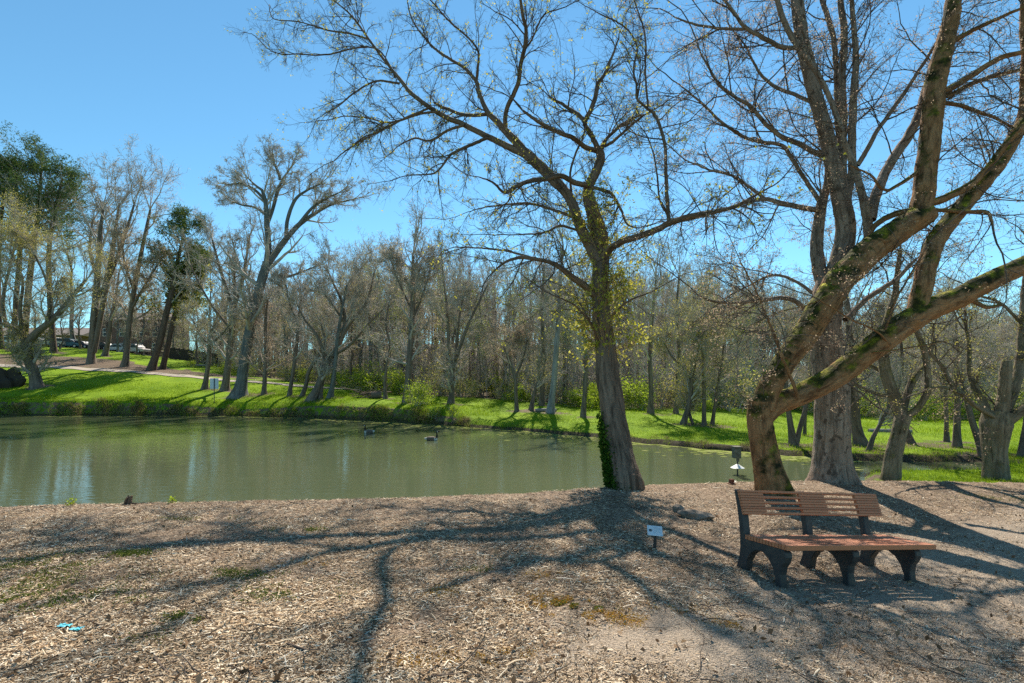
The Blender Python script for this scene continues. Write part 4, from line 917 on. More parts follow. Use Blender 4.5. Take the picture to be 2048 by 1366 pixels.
lawn_tree('sapling', 'slim dark tree slanting right between the grey and small forked trees', (1738, 903, 0.6), [[(1737, 903, 9), (1746, 875, 8), (1762, 845, 7), (1777, 815, 6), (1790, 780, 3)]], (BF, TF), 131, LS('leaf_olive', 0.15, 0.09, 2, 0.1), n1=11, n2=8, n3=6, t0=0.4, l1=0.5)
lawn_tree('leaning_lawn_tree', 'dark tree tilting left behind the small forked tree', (1822, 889, 0.9), [[(1823, 889, 13), (1813, 862, 11), (1806, 835, 10), (1800, 790, 9), (1805, 730, 7), (1800, 660, 4)]], (BF, TF), 132, LS('leaf_olive', 0.15, 0.1, 2, 0.1), n1=12, n2=8, n3=6, t0=0.4, l1=0.42)
lawn_tree('bare_tree', 'straight dark trunk on the far right lawn, left one of a close pair', (1893, 886, 0.8), [[(1893, 886, 9), (1893, 850, 8), (1892, 800, 8), (1888, 730, 6), (1890, 650, 3)]], (BF, TF), 133, None, n1=13, n2=8, n3=6, t0=0.4, l1=0.4)
lawn_tree('bare_tree', 'thicker trunk on the far right lawn, right one of a close pair', (1914, 896, 1.0), [[(1914, 896, 15), (1914, 860, 13), (1915, 810, 12), (1912, 740, 9), (1905, 650, 5)]], (BF, TF), 134, LS('leaf_olive', 0.1, 0.1, 2, 0.1), n1=12, n2=8, n3=6, t0=0.45, l1=0.4)
lawn_tree('leaning_lawn_tree', 'dark trunk tilting left beside the stout snapped off tree', (1966, 913, 1.0), [[(1968, 913, 16), (1958, 880, 14), (1945, 845, 12), (1935, 805, 11), (1922, 750, 9), (1915, 690, 6), (1912, 640, 3)]], (BF, TF), 135, LS('leaf_olive', 0.15, 0.1, 2, 0.1), n1=11, n2=8, n3=6, t0=0.45, l1=0.4)
lawn_tree('bare_tree', 'dark trunk at the picture edge right of the stout snapped off tree', (2044, 915, 0.9), [[(2043, 915, 14), (2048, 875, 12), (2054, 830, 11), (2060, 760, 8), (2062, 680, 4)]], (BF, TF), 136, LS('leaf_olive', 0.15, 0.1, 2, 0.1), n1=11, n2=8, n3=6, t0=0.45, l1=0.4)

# pines on the hill
def pine_tree(label, base, stem, seed, spread=0.48, t0=0.45, tuft=0.5, n1=38, brown=False):
    b = hit(base[0], base[1], 14.5, 120); d = b[1]; g = np.random.default_rng(seed); TRUNK_XY.append((b[0], b[1], 1.2))
    s = crom(trace(stem, d, d * 1.01), 20); s[0, 2] = min(s[0, 2], b[2] - 0.2)
    t = thing('pine_tree', label, 'tree', tuple(b)); s[:, :3] -= b
    tb = TB(); solid_trunk(tb, flare(s, 0.6, 0.3), 9, 0.03, 0.1, seed)
    P, Rr = s[None, :, :3], s[None, :, 3]; H = plen(P)[0]
    A = spawn(P, Rr, n1, t0, 1.0, 1.05, 0.3, spread, 0.4, g, 0.72)
    tp = g.normal(0, 0.6, (9, 3)) + np.array([0, 0, 0.5]); A = (np.vstack([A[0], np.repeat(P[0, -1:], 9, 0)]), np.vstack([A[1], tp]), np.concatenate([A[2], H * g.uniform(0.06, 0.12, 9)]), np.concatenate([A[3], np.full(9, 0.03)]))
    B1 = grow(*A, 7, 0.11, 0.06, 0.3, g)
    B2 = grow(*spawn(*B1, 8, 0.3, 1, 0.8, 0.25, 0.42, 0.5, g, 0.5, 0.5, 0.016), 4, 0.12, 0.07, 0.4, g)
    cb = TB(); cb.add(*B1, 5); cb.add(*B2, 3)
    tb.build('trunk', M['bark_pine'], t); c = cb.build('crown', M['twig_far'], t)
    pts = np.vstack([tip_points(B2[0], g, 1), tip_points(B2[0], g, 0.8, True), tip_points(B1[0], g, 1)])
    leaves('needles', pts, tuft, M['leaf_pine'] if not brown else M['leaf_olive'], c, g, 11, 0.3, 0.2)
    if brown: leaves('needles', pts, tuft, M['leaf_pine'], c, g, 6, 0.3, 0.3)
    return t
pine_tree('dark green pine with a broad rounded crown, tallest on the left hill', (52, 700), [(48, 702, 13), (55, 600, 12), (66, 500, 11), (78, 400, 8), (84, 325, 3)], 201, 0.60, 0.55, n1=52)
pine_tree('dark green pine with a lower crown just right of the tallest pine', (112, 706), [(108, 708, 12), (100, 600, 11), (98, 500, 9), (112, 410, 7), (124, 360, 3)], 202, 0.44, 0.52)
pine_tree('dark green pine between the tallest pine and the picture edge, half hidden by it', (26, 702), [(28, 704, 11), (32, 600, 10), (40, 500, 9), (36, 410, 7), (30, 345, 3)], 206, 0.5, 0.52)
pine_tree('dark green pine cut by the left picture edge', (5, 698), [(2, 700, 12), (-4, 600, 11), (-2, 480, 9), (6, 400, 6), (4, 352, 3)], 203, 0.42, 0.5)
pine_tree('pine with a tilted trunk on the slope above the path', (304, 740), [(302, 741, 16), (318, 690, 14), (330, 640, 13), (345, 575, 11), (358, 510, 8), (372, 450, 3)], 204, 0.42, 0.45)
pine_tree('pine with a dull olive crown right of the tilted one', (326, 738), [(325, 739, 12), (336, 690, 11), (350, 630, 10), (372, 570, 8), (392, 520, 4)], 205, 0.36, 0.4, brown=True)

# ------------------------------------------------------------------ woods: a dozen different bare trees, copied
def wood_variant(seed, H, slim, mats, lf, name):
    g = np.random.default_rng(seed)
    n = 14; z = np.linspace(0, H * 0.72, n); bend = np.cumsum(g.normal(0, 0.10, (n, 2)), axis=0); bend -= bend[0]; bend *= H / 16
    lean_ = g.normal(0, 0.035, 2)
    s = np.column_stack([bend[:, 0] + lean_[0] * z, bend[:, 1] + lean_[1] * z, z, np.linspace(slim, slim * 0.3, n)])
    st = [s]
    if g.uniform() < 0.5:
        i = int(n * g.uniform(0.25, 0.5)); m = n - i; q = s[i:].copy(); dx = g.uniform(-0.22, 0.22) * (q[:, 2] - q[0, 2]); q[:, 0] += dx; q[:, 1] += dx * g.uniform(-1, 1); q[:, 3] *= 0.7; st.append(q)
    t = make_tree(name, None, 'tree', st, mats, seed, None, (0, 0, 0), lf, k=6, roots=0.2, sides=(4, 3, 3, 3), n1=18, n2=7, n3=6, n4=2, t0=0.3, l1=0.36, a1=0.6, trop=0.07, rmin=0.015)
    return t
WV = []
for i in range(11):
    g = np.random.default_rng(500 + i)
    lf = [None, LS('leaf_yellow', 0.3, 0.18, 2, 0.2), LS('leaf_olive', 0.35, 0.18, 2, 0.2), LS('leaf_rust', 0.10, 0.17, 2, 0.15), LS('leaf_bush', 0.45, 0.18, 2, 0.2)][i % 5]
    mats = [(BF, TF), (M['bark_slate'], TF), (BF, TR_), (M['bark_far'], TF)][i % 4]
    WV.append(wood_variant(500 + i, g.uniform(15, 19), g.uniform(0.15, 0.27), mats, lf, 'woodland_tree'))
WLAB = {0: 'bare grey brown woodland tree standing among many others across the pond'}
g = np.random.default_rng(42); placed = []
edge = lambda px: float(np.interp(px, [500, 640, 800, 1000, 1150, 1300, 1450, 1600, 1750, 2048, 2500], [74, 66, 52, 49, 43, 40, 41, 48, 44, 46, 46]))
cnt = 0; tries = 0
while cnt < 215 and tries < 6000:
    tries += 1
    px = g.uniform(470, 2420); e = edge(px); d = e + 46 * g.beta(1.0, 1.6) + 0.5
    x = (px - CX) / F * d
    if any((x - a) ** 2 + (d - b) ** 2 < (1.5 if c_ else 1.2) ** 2 for a, b, c_ in placed): continue
    placed.append((x, d, 1))
    v = WV[cnt] if cnt < len(WV) else copy_tree(WV[int(g.integers(len(WV)))])
    top = float(np.interp(px, [470, 620, 700, 760, 830, 1000, 1300, 1500, 1750, 2100], [570, 530, 500, 480, 470, 485, 500, 540, 580, 600]))
    want = (gz(x, d), CZ + (YH - top) / F * d)
    s = (want[1] - want[0]) / 17.5 * g.uniform(0.72, 1.04)
    v.location = (x, d, want[0] - 0.1); v.rotation_euler = (0, 0, g.uniform(0, 6.28)); v.scale = (s * g.uniform(0.85, 1.1), s * g.uniform(0.85, 1.1), s)
    far_ = d > e + 14
    v['label'] = 'bare woodland tree deep in the dense woods across the pond' if far_ else 'slender bare tree in the front rows of the dense woods across the pond'
    v['group'] = 'trees deep in the woods' if far_ else 'trees along the front of the woods'
    cnt += 1
# a few bare trees behind the pines and beside the building on the hill
for px, d, top in ((-120, 84, 300), (-40, 92, 270), (150, 100, 420), (230, 104, 430), (345, 102, 470), (420, 98, 470), (455, 88, 480), (500, 95, 520), (-190, 70, 420), (395, 82, 560), (15, 84, 560), (70, 80, 575), (120, 84, 590), (160, 86, 580), (235, 86, 560), (268, 96, 520), (300, 94, 570), (345, 90, 575), (370, 96, 560), (410, 92, 600), (440, 84, 590), (215, 98, 500), (30, 88, 590), (90, 88, 600), (250, 90, 590), (285, 92, 545), (315, 99, 540), (328, 92, 590), (275, 86, 600), (195, 90, 560), (-30, 80, 560)):
    v = copy_tree(WV[int(g.integers(len(WV)))]); q = at(px, d); H = CZ + (YH - top) / F * d - q[2]; s = H / 17.5; sw_ = max(s, 0.75)
    v.location = (q[0], q[1], q[2] - 0.1); v.rotation_euler = (0, 0, g.uniform(0, 6.28)); v.scale = (sw_, sw_, s)
    v['label'] = 'bare tree standing among the others on the left hill by the cars and pines'; v['group'] = 'bare trees on the left hill'

# far-off wood that reads as one mass: plain stems with a haze of branches up the rise
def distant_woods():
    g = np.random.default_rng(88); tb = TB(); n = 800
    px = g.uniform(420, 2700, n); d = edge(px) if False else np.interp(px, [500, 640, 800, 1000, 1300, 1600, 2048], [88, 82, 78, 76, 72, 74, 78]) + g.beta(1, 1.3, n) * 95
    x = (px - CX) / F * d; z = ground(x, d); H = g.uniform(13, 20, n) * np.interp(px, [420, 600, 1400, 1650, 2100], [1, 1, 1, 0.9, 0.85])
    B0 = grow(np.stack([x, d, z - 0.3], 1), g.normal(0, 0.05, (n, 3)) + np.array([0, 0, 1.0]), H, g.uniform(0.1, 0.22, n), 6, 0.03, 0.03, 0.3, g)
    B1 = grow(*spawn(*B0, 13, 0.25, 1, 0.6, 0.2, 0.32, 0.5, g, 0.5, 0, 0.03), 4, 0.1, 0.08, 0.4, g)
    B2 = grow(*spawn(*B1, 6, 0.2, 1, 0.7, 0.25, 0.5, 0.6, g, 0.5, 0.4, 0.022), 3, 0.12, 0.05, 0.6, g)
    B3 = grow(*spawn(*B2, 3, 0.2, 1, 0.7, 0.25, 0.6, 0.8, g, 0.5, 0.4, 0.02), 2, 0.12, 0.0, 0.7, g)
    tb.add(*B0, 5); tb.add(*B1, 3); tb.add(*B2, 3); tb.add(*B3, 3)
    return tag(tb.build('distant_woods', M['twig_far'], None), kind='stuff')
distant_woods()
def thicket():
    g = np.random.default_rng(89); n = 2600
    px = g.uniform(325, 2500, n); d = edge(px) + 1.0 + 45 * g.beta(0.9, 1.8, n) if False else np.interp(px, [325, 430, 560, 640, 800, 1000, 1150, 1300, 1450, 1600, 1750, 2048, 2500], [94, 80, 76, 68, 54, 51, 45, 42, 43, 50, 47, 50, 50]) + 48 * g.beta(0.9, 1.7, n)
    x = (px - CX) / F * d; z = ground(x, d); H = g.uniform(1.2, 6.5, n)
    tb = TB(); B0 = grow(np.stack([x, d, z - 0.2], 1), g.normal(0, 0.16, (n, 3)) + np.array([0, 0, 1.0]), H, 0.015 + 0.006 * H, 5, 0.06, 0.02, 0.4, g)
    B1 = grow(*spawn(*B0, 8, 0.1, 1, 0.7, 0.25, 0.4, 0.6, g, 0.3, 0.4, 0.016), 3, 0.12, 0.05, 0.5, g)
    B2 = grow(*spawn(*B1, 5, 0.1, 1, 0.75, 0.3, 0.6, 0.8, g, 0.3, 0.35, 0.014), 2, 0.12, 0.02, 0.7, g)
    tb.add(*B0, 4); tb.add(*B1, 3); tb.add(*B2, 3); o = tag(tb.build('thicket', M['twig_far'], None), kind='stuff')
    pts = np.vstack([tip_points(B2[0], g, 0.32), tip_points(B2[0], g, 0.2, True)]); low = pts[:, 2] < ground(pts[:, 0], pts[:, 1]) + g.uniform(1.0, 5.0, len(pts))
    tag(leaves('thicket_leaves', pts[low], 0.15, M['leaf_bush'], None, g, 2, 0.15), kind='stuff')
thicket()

# bushes and understory along the wood's edge
def bush_variant(seed, H, lfm, dens, sp):
    g = np.random.default_rng(seed); t = thing('bush', None, 'bush')
    m = 9; p0 = g.normal(0, 0.18, (m, 3)) * np.array([1, 1, 0]) - np.array([0, 0, 0.1]); d0 = g.normal(0, 0.45, (m, 3)) + np.array([0, 0, 1.0])
    B1 = grow(p0, d0, H * g.uniform(0.6, 1.0, m), np.full(m, 0.022), 6, 0.12, 0.02, 0.4, g)
    B2 = grow(*spawn(*B1, 7, 0.15, 1, 0.7, 0.25, 0.5, 0.6, g, 0.3, 0.3, 0.011), 4, 0.15, 0.02, 0.5, g)
    B3 = grow(*spawn(*B2, 5, 0.15, 1, 0.7, 0.25, 0.55, 0.8, g, 0.3, 0.2, 0.009), 3, 0.15, 0.0, 0.6, g)
    tb = TB(); tb.add(*B1, 4); tb.add(*B2, 3); tb.add(*B3, 3); tb.build('stem', M['twig_far'], t)
    pts = np.vstack([tip_points(B3[0], g, dens), tip_points(B3[0], g, dens, True), tip_points(B2[0], g, dens)])
    leaves('foliage', pts, 0.14, M[lfm], t, g, 4, sp)
    return t
BV = [bush_variant(700, 2.4, 'leaf_bush', 0.7, 0.2), bush_variant(701, 3.2, 'leaf_bush', 0.45, 0.25), bush_variant(702, 2.8, 'leaf_olive', 0.35, 0.25), bush_variant(703, 4.2, 'leaf_olive', 0.2, 0.25), bush_variant(704, 1.5, 'leaf_bush', 0.9, 0.16)]
used = set(); nb = 0; tries = 0; bp = []
while nb < 120 and tries < 6000:
    tries += 1
    px = g.uniform(380, 2350); e = edge(px) - 0.5; d = e + 22 * g.beta(0.6, 2.4); x = (px - CX) / F * d
    if px < 560: d = g.uniform(70, 84); x = (px - CX) / F * d
    if any((x - a) ** 2 + (d - b) ** 2 < 1.0 for a, b in bp): continue
    bp.append((x, d)); k = int(g.choice(5, p=[0.3, 0.28, 0.12, 0.14, 0.16])); v = copy_tree(BV[k]) if k in used else BV[k]; used.add(k)
    s = g.uniform(0.5, 1.3); v.location = (x, d, gz(x, d)); v.rotation_euler = (0, 0, g.uniform(0, 6.28)); v.scale = (s * 1.15, s * 1.15, s)
    green = k in (0, 1, 4)
    v['label'] = 'fresh green leafed bush in the undergrowth of the woods' if green else 'olive budded twiggy bush in the undergrowth of the woods'
    v['group'] = 'green bushes of the undergrowth' if green else 'twiggy bushes of the undergrowth'; nb += 1
for px, py, s, lab in ((835, 812, 0.95, 'bright green bush at the foot of the tall dark straight tree'), (715, 782, 1.0, 'leafy green bush beside the brush pile'), (905, 836, 0.45, 'low green bush at the top of the pond bank'), (872, 838, 0.4, 'low dull bush on the bank left of the low green one')):
    v = copy_tree(BV[0]); q = hit(px, py, 14); v.location = tuple(q); v.scale = (s, s, s); v['label'] = lab; v.rotation_euler = (0, 0, px)

# ------------------------------------------------------------------ bench
M['lumber'] = (lambda m: m.pbr(m.mix(m.math('MULTIPLY', m.noise(m.scaled(m.obj(), (3, 60, 60)), 3, 4, 0.6).outputs['Fac'], 0.45),
        m.ramp(m.n('ShaderNodeNewGeometry').outputs['Random Per Island'], [(0, (0.44, 0.16, 0.075)), (1, (0.57, 0.215, 0.10))]), (0.28, 0.10, 0.045)), 0.6,
        m.bump(m.noise(m.scaled(m.obj(), (4, 90, 90)), 4, 3).outputs['Fac'], 0.15, 0.004), 0.4))(N('brown_plastic_lumber'))
def legmat():
    m = N('black_cast_plastic'); p = m.obj(); n = m.noise(p, 9, 5, 0.65).outputs['Fac']
    c = m.ramp(n, [(0.35, (0.025, 0.025, 0.027)), (0.6, (0.05, 0.047, 0.043)), (0.78, (0.12, 0.085, 0.05))])
    return m.pbr(c, 0.55, m.bump(m.noise(p, 60, 4, 0.6).outputs['Fac'], 0.25, 0.004), 0.4)
M['bench_leg'] = legmat()
fl = hit(1566, 1176); fr_ = hit(1832, 1166)
u = fr_ - fl; yaw = math.atan2(u[1], u[0]); Lb = math.hypot(u[0], u[1]); roll = math.atan2(fr_[2] - fl[2], Lb)
bench = thing('park_bench', 'brown slatted park bench on black curved legs in the wood mulch', 'bench', (0, 0, 0))
bm_rot = Matrix.Rotation(yaw, 4, 'Z') @ Matrix.Rotation(-roll, 4, 'Y')
# local frame: x along the bench from the front left foot, y towards the back, z up
bench.matrix_world = Matrix.Translation(Vector(fl)) @ bm_rot
BL = 2.06
x0 = -0.03
sp = [0.02, Lb * 0.5, Lb - 0.02]
def leg_outline():
    return [(-0.005, -0.05), (0.075, -0.05), (0.09, 0.06), (0.135, 0.16), (0.2, 0.235), (0.285, 0.275), (0.37, 0.26), (0.44, 0.205), (0.485, 0.12), (0.5, -0.05), (0.65, -0.05), (0.638, 0.04), (0.615, 0.13), (0.61, 0.24),
            (0.625, 0.36), (0.655, 0.5), (0.70, 0.66), (0.765, 0.845), (0.715, 0.86), (0.655, 0.72), (0.595, 0.565), (0.555, 0.40), (0.548, 0.338), (0.02, 0.383), (-0.022, 0.36), (-0.035, 0.31), (-0.02, 0.255), (0.012, 0.2), (0.022, 0.12), (0.01, 0.04)]
for i, xc in enumerate(sp):
    b = MB(); ol = leg_outline()
    b.prism(ol, 'x', xc - 0.045, xc + 0.045)
    # raised web rib round the edge
    inner = [(0.3 + (a - 0.3) * 0.86, 0.3 + (c - 0.3) * 0.86) for a, c in ol]
    b.build('leg', M['bench_leg'], bench, bevel=0.008)
# seat slats run the length of the bench; short filler blocks sit over each support
sxl, sxr = x0, x0 + max(BL, Lb + 0.12)
blocks = [(sxl, sxl + 0.32), (0.5 * (sxl + sxr) - 0.19, 0.5 * (sxl + sxr) + 0.19), (sxr - 0.36, sxr)]
b = MB(); pitch = 0.0425; nsl = 14
for k in range(nsl):
    y = -0.055 + k * pitch + 0.017
    zs = 0.414 - 0.085 * (y + 0.05)
    if k % 2 == 0: b.box(((sxl + sxr) / 2, y, zs), (sxr - sxl, 0.034, 0.052))
    else:
        for (a, c) in blocks: b.box(((a + c) / 2, y, zs - 0.0005), (c - a, 0.0385, 0.051))
b.build('seat', M['lumber'], bench, bevel=0.003)
b = MB(); nbk = 9; pb = 0.031
bd = Vector((0, 0.715 - 0.655, 0.86 - 0.72)).normalized(); bn = Vector((0, -bd.z, bd.y))
rot = Matrix(((1, 0, 0), (0, bd.z, bd.y), (0, -bd.y, bd.z)))
for k in range(nbk):
    c0 = Vector((0, 0.655, 0.72)) + bd * (-0.125 + k * pb) + bn * 0.022
    rt = [[1, 0, 0], [0, bd.z, bd.y], [0, -bd.y, bd.z]]
    if k % 2 == 0: b.box(((sxl + sxr) / 2, c0.y, c0.z), (sxr - sxl, 0.04, 0.0245), rt)
    else:
        for (a, c) in blocks: b.box(((a + c) / 2, c0.y, c0.z), (c - a, 0.038, 0.030), rt)
b.build('backrest', M['lumber'], bench, bevel=0.002)

# ------------------------------------------------------------------ small plaque on a stake
q = hit(1310, 1098); pq = thing('plaque', 'small tilted white plaque with a dark round mark on a short stake in the mulch', 'sign', tuple(q))
S = q[1] / F
M['plaque'] = plain('plaque_face', (0.62, 0.64, 0.66), 0.45, 0.5, 0.06, 6, 0.03)
M['dark_metal'] = plain('dark_metal', (0.035, 0.033, 0.032), 0.5, 0.5)
M['mark'] = plain('mark_ink', (0.09, 0.10, 0.11), 0.6, 0.3)
b = MB(); b.box((0, 0, 0.035), (0.034, 0.02, 0.33)); b.box((0, -0.004, 0.17), (0.10, 0.012, 0.05)); b.build('stake', M['dark_metal'], pq, bevel=0.002)
tilt = Matrix.Rotation(R_(-54), 3, 'X') @ Matrix.Rotation(R_(5), 3, 'Y')
# plate frame: width x, height along v, facing up and to the camera
pw, ph = 0.178, 0.145
def plate(c, sx, sy, sz, mb_):
    P = []
    r = Matrix.Rotation(R_(40), 3, 'X')
    mb_.box((0, 0, 0), (sx, sy, sz)); mb_.V[-1] = mb_.V[-1] + np.array(c)
def tilt_obj(o, z=0.215):
    o.matrix_parent_inverse = Matrix.Identity(4)
    o.location = (0.0, 0.005, z); o.rotation_euler = (R_(38), R_(3), R_(-9))
b = MB(); plate((0, 0, 0), pw, ph, 0.008, b); pf = b.build('plate', M['plaque'], pq, bevel=0.002); tilt_obj(pf)
b = MB(); b.lathe([(0.010, 0.0045), (0.019, 0.0045), (0.019, 0.006), (0.010, 0.006)], (-0.052, 0.0, 0), 18); b.build('emblem', M['mark'], pf)
b = MB(); b.box((-0.052, 0.0, 0.0052), (0.007, 0.022, 0.0015)); b.box((-0.050, -0.002, 0.0054), (0.018, 0.005, 0.0013)); b.build('emblem', M['mark'], pf)
M['faint'] = plain('faint_print', (0.5, 0.52, 0.54), 0.5, 0.4, 0.05)
b = MB()
for k, wd in enumerate((0.085, 0.08, 0.088, 0.07, 0.084, 0.05)): b.box((-0.015 + wd / 2, 0.045 - k * 0.016, 0.0048), (wd, 0.004, 0.001))
b.build('text_lines', M['faint'], pf)

# ------------------------------------------------------------------ rock
def rock_mesh(name, size, seed, mat, parent=None, sub=4, amp=0.22):
    bm = bmesh.new(); bmesh.ops.create_icosphere(bm, subdivisions=sub, radius=1)
    g = np.random.default_rng(seed); pl_ = [(Vector(g.normal(0, 1, 3)).normalized(), g.uniform(0.62, 0.9)) for _ in range(14)]
    for v in bm.verts:
        c = v.co.copy()
        for n_, dd in pl_:
            s = c.dot(n_)
            if s > dd: c -= n_ * (s - dd)
        nz = 1 + amp * 0.25 * (math.sin(c.x * 7 + seed) * math.sin(c.y * 6.1 + c.z * 4)) + g.normal(0, 0.008)
        v.co = Vector((c.x * size[0], c.y * size[1], c.z * size[2])) * nz
    me = bpy.data.meshes.new(name); bm.to_mesh(me); bm.free(); me.materials.append(mat)
    o = bpy.data.objects.new(name, me); col.objects.link(o); o.parent = parent
    return o
def stone_mat():
    m = N('brown_stone'); p = m.obj(); n = m.noise(p, 5, 6, 0.65).outputs['Fac']; n2 = m.noise(p, 30, 5, 0.7).outputs['Fac']
    c = m.ramp(n, [(0.35, (0.12, 0.10, 0.085)), (0.5, (0.24, 0.19, 0.14)), (0.65, (0.30, 0.26, 0.22))])
    c = m.mix(m.math('MULTIPLY', n2, 0.5), c, (0.1, 0.085, 0.07))
    return m.pbr(c, 0.9, m.bump(n2, 0.7, 0.015), 0.2)
M['stone'] = stone_mat()
q = hit(1392, 1036); rk = rock_mesh('rock', (0.30, 0.12, 0.085), 12, M['stone']); rk.location = (q[0], q[1], q[2] + 0.035); rk.rotation_euler = (0.08, 0.09, -0.18)
tag(rk, 'long angular brown rock half sunk in the mulch left of the bench', 'rock')
r2 = rock_mesh('rock', (0.085, 0.08, 0.075), 5, M['stone']); q = hit(1355, 1024); r2.location = (q[0], q[1], q[2] + 0.03); r2.scale = (1.3, 1.1, 1.2)
tag(r2, 'smaller grey rock butted against the left end of the long brown rock', 'rock')

# ------------------------------------------------------------------ nest box on a pole in the water
d = 15.2; pole = W(1475, 985, d)
nb_ = thing('nest_box', 'grey nest box on a pole with a white cone guard standing in the water', 'bird house', (pole[0], d, WATER_Z - 0.25))
M['grey_wood'] = plain('weathered_wood', (0.15, 0.14, 0.115), 0.9, 0.15, 0.35, 14, 0.4)
M['white_cone'] = plain('white_painted_metal', (0.8, 0.79, 0.74), 0.4, 0.5, 0.05, 4, 0.02)
ztop = CZ - (894 - YH) / F * d - (WATER_Z - 0.25); zbt = CZ - (916 - YH) / F * d - (WATER_Z - 0.25); zc = CZ - (928 - YH) / F * d - (WATER_Z - 0.25)
b = MB(); b.lathe([(0.02, 0), (0.02, zbt + 0.05)], (0, 0, 0), 10); b.build('pole', M['dark_metal'], nb_, smooth=False)
bw, bh = 0.2, ztop - zbt
b = MB(); b.box((-0.03, 0, (ztop + zbt) / 2), (bw, 0.2, bh)); b.box((0.01, 0, zbt - 0.05), (0.07, 0.07, 0.12)); b.build('box', M['grey_wood'], nb_, bevel=0.004)
b = MB(); b.box((-0.03, -0.01, ztop + 0.012), (bw + 0.04, 0.27, 0.022)); b.build('roof', M['grey_wood'], nb_, bevel=0.003)
b = MB(); b.lathe([(0.045, -0.002), (0.045, 0.004), (0.045, 0.003)], (-0.03, 0, 0), 14)
b = MB(); b.lathe([(0.022, 0.0), (0.20, -0.115), (0.197, -0.119), (0.021, -0.006)], (0, 0, zc), 20); b.build('cone_guard', M['white_cone'], nb_, smooth=False)
q = W(1462, 966, 11.6)
M['brick'] = plain('old_brick', (0.16, 0.075, 0.05), 0.9, 0.1, 0.3, 10, 0.4)
qq = hit(1463, 968); b = MB(); b.box((0, 0, 0.05), (0.10, 0.08, 0.10)); b.box((-0.01, -0.01, 0.005), (0.17, 0.12, 0.02)); o = b.build('brick', M['brick'], bevel=0.01); o.location = (qq[0], qq[1], qq[2]); o.rotation_euler = (0, 0.08, 0.5)
tag(o, 'broken brown brick on the mulch edge below the nest box', 'brick')

# ------------------------------------------------------------------ geese
def goose_mat(n, c): return plain(n, c, 0.8, 0.2, 0.25, 20, 0.1)
M['g_brown'] = goose_mat('goose_brown', (0.15, 0.11, 0.08)); M['g_black'] = goose_mat('goose_black', (0.015, 0.014, 0.014)); M['g_white'] = goose_mat('goose_white', (0.62, 0.56, 0.48))
def goose(px, py, rz, label):
    d = (CZ - WATER_Z) * F / (py - YH); pts = [(-0.42, 0, 0.13), (-0.34, 0, 0.12), (-0.2, 0, 0.10), (0.0, 0, 0.07), (0.14, 0, 0.09), (0.21, 0, 0.17), (0.225, 0, 0.27), (0.215, 0, 0.37), (0.225, 0, 0.43), (0.265, 0, 0.46), (0.31, 0, 0.455), (0.36, 0, 0.445), (0.385, 0, 0.44)]
    rad = [0.012, 0.055, 0.12, 0.155, 0.135, 0.075, 0.04, 0.032, 0.036, 0.046, 0.04, 0.018, 0.008]
    o4 = crom([(*p, r) for p, r in zip(pts, rad)], 46); V, Q, _ = tubes(o4[None, :, :3], o4[None, :, 3], 12)
    cen = V[Q].mean(axis=1); mi = np.zeros(len(Q), int)
    mi[(cen[:, 0] > 0.14) & (cen[:, 2] > 0.2)] = 1
    mi[(cen[:, 0] > 0.22) & (cen[:, 0] < 0.275) & (cen[:, 2] > 0.41) & (cen[:, 2] < 0.465) & (np.abs(cen[:, 1]) > 0.02)] = 2
    mi[(cen[:, 0] < -0.3)] = 2; mi[(cen[:, 0] > 0.08) & (cen[:, 2] < 0.12)] = 2
    o = mesh('goose', V, [Q], [M['g_brown'], M['g_black'], M['g_white']], None, True, None, mi)
    s = 1.0; o.location = ((px - CX) / F * d, d, WATER_Z - 0.01); o.rotation_euler = (0, 0, rz); o.scale = (s, s, s)
    tag(o, label, 'goose', 'geese on the pond')
goose(737, 866, R_(168), 'brown goose with black neck swimming to the left near the far bank')
goose(865, 881, R_(12), 'brown goose with black neck swimming to the right, nearer of the two')

# ------------------------------------------------------------------ far sign, stump mound, brush pile, logs
q = hit(429, 806, 40); fs = thing('notice_sign', 'blank back of a white sign on a dark post by the far bank', 'sign', tuple(q)); S = q[1] / F
M['sign_white'] = plain('sign_back', (0.55, 0.58, 0.62), 0.5, 0.4, 0.05); 
b = MB(); b.box((0, -0.05, 24 * S), (0.055, 0.05, 50 * S)); b.build('post', M['dark_metal'], fs)
b = MB(); b.box((-0.5 * S, 0, 38 * S), (17 * S, 0.012, 21 * S)); b.build('panel', M['sign_white'], fs, bevel=0.004)
q = hit(8, 776, 40); M['rootball'] = bark_mat('rootball', (0.02, 0.016, 0.013), (0.10, 0.078, 0.06), (0.07, 0.055, 0.045), 6)
o = rock_mesh('stump', (2.1, 1.2, 2.15), 33, M['bark_rootball'] if 'bark_rootball' in M else M['rootball'], None, 5, 0.9); o.location = (q[0] - 0.4, q[1] + 0.4, q[2]); tag(o, 'dark rough stump mound at the left edge of the far lawn', 'stump')
q = hit(745, 797, 40)
pile = thing('brush_pile', 'pile of cut logs and branches at the edge of the woods', 'brush pile', tuple(q)); g = np.random.default_rng(9); b = MB()
for k in range(26):
    L = g.uniform(0.8, 2.6); a = g.uniform(0, 6.28); c = np.array([g.normal(0, 0.8), g.normal(0.3, 0.35), abs(g.normal(0.3, 0.3))]); dv = np.array([math.cos(a), 0.5 * math.sin(a), g.normal(0, 0.22)]) * L / 2
    r = g.uniform(0.02, 0.09); b.tube([c - dv, c, c + dv + g.normal(0, 0.06, 3)], [r, r, r * 0.7], 6)
b.build('branches', M['bark_brown'], pile); b = MB(); b.tube([(0.0, -0.4, 0.3), (0.9, -0.2, 0.36)], [0.33, 0.31], 12); b.build('log', M['bark_far'], pile)
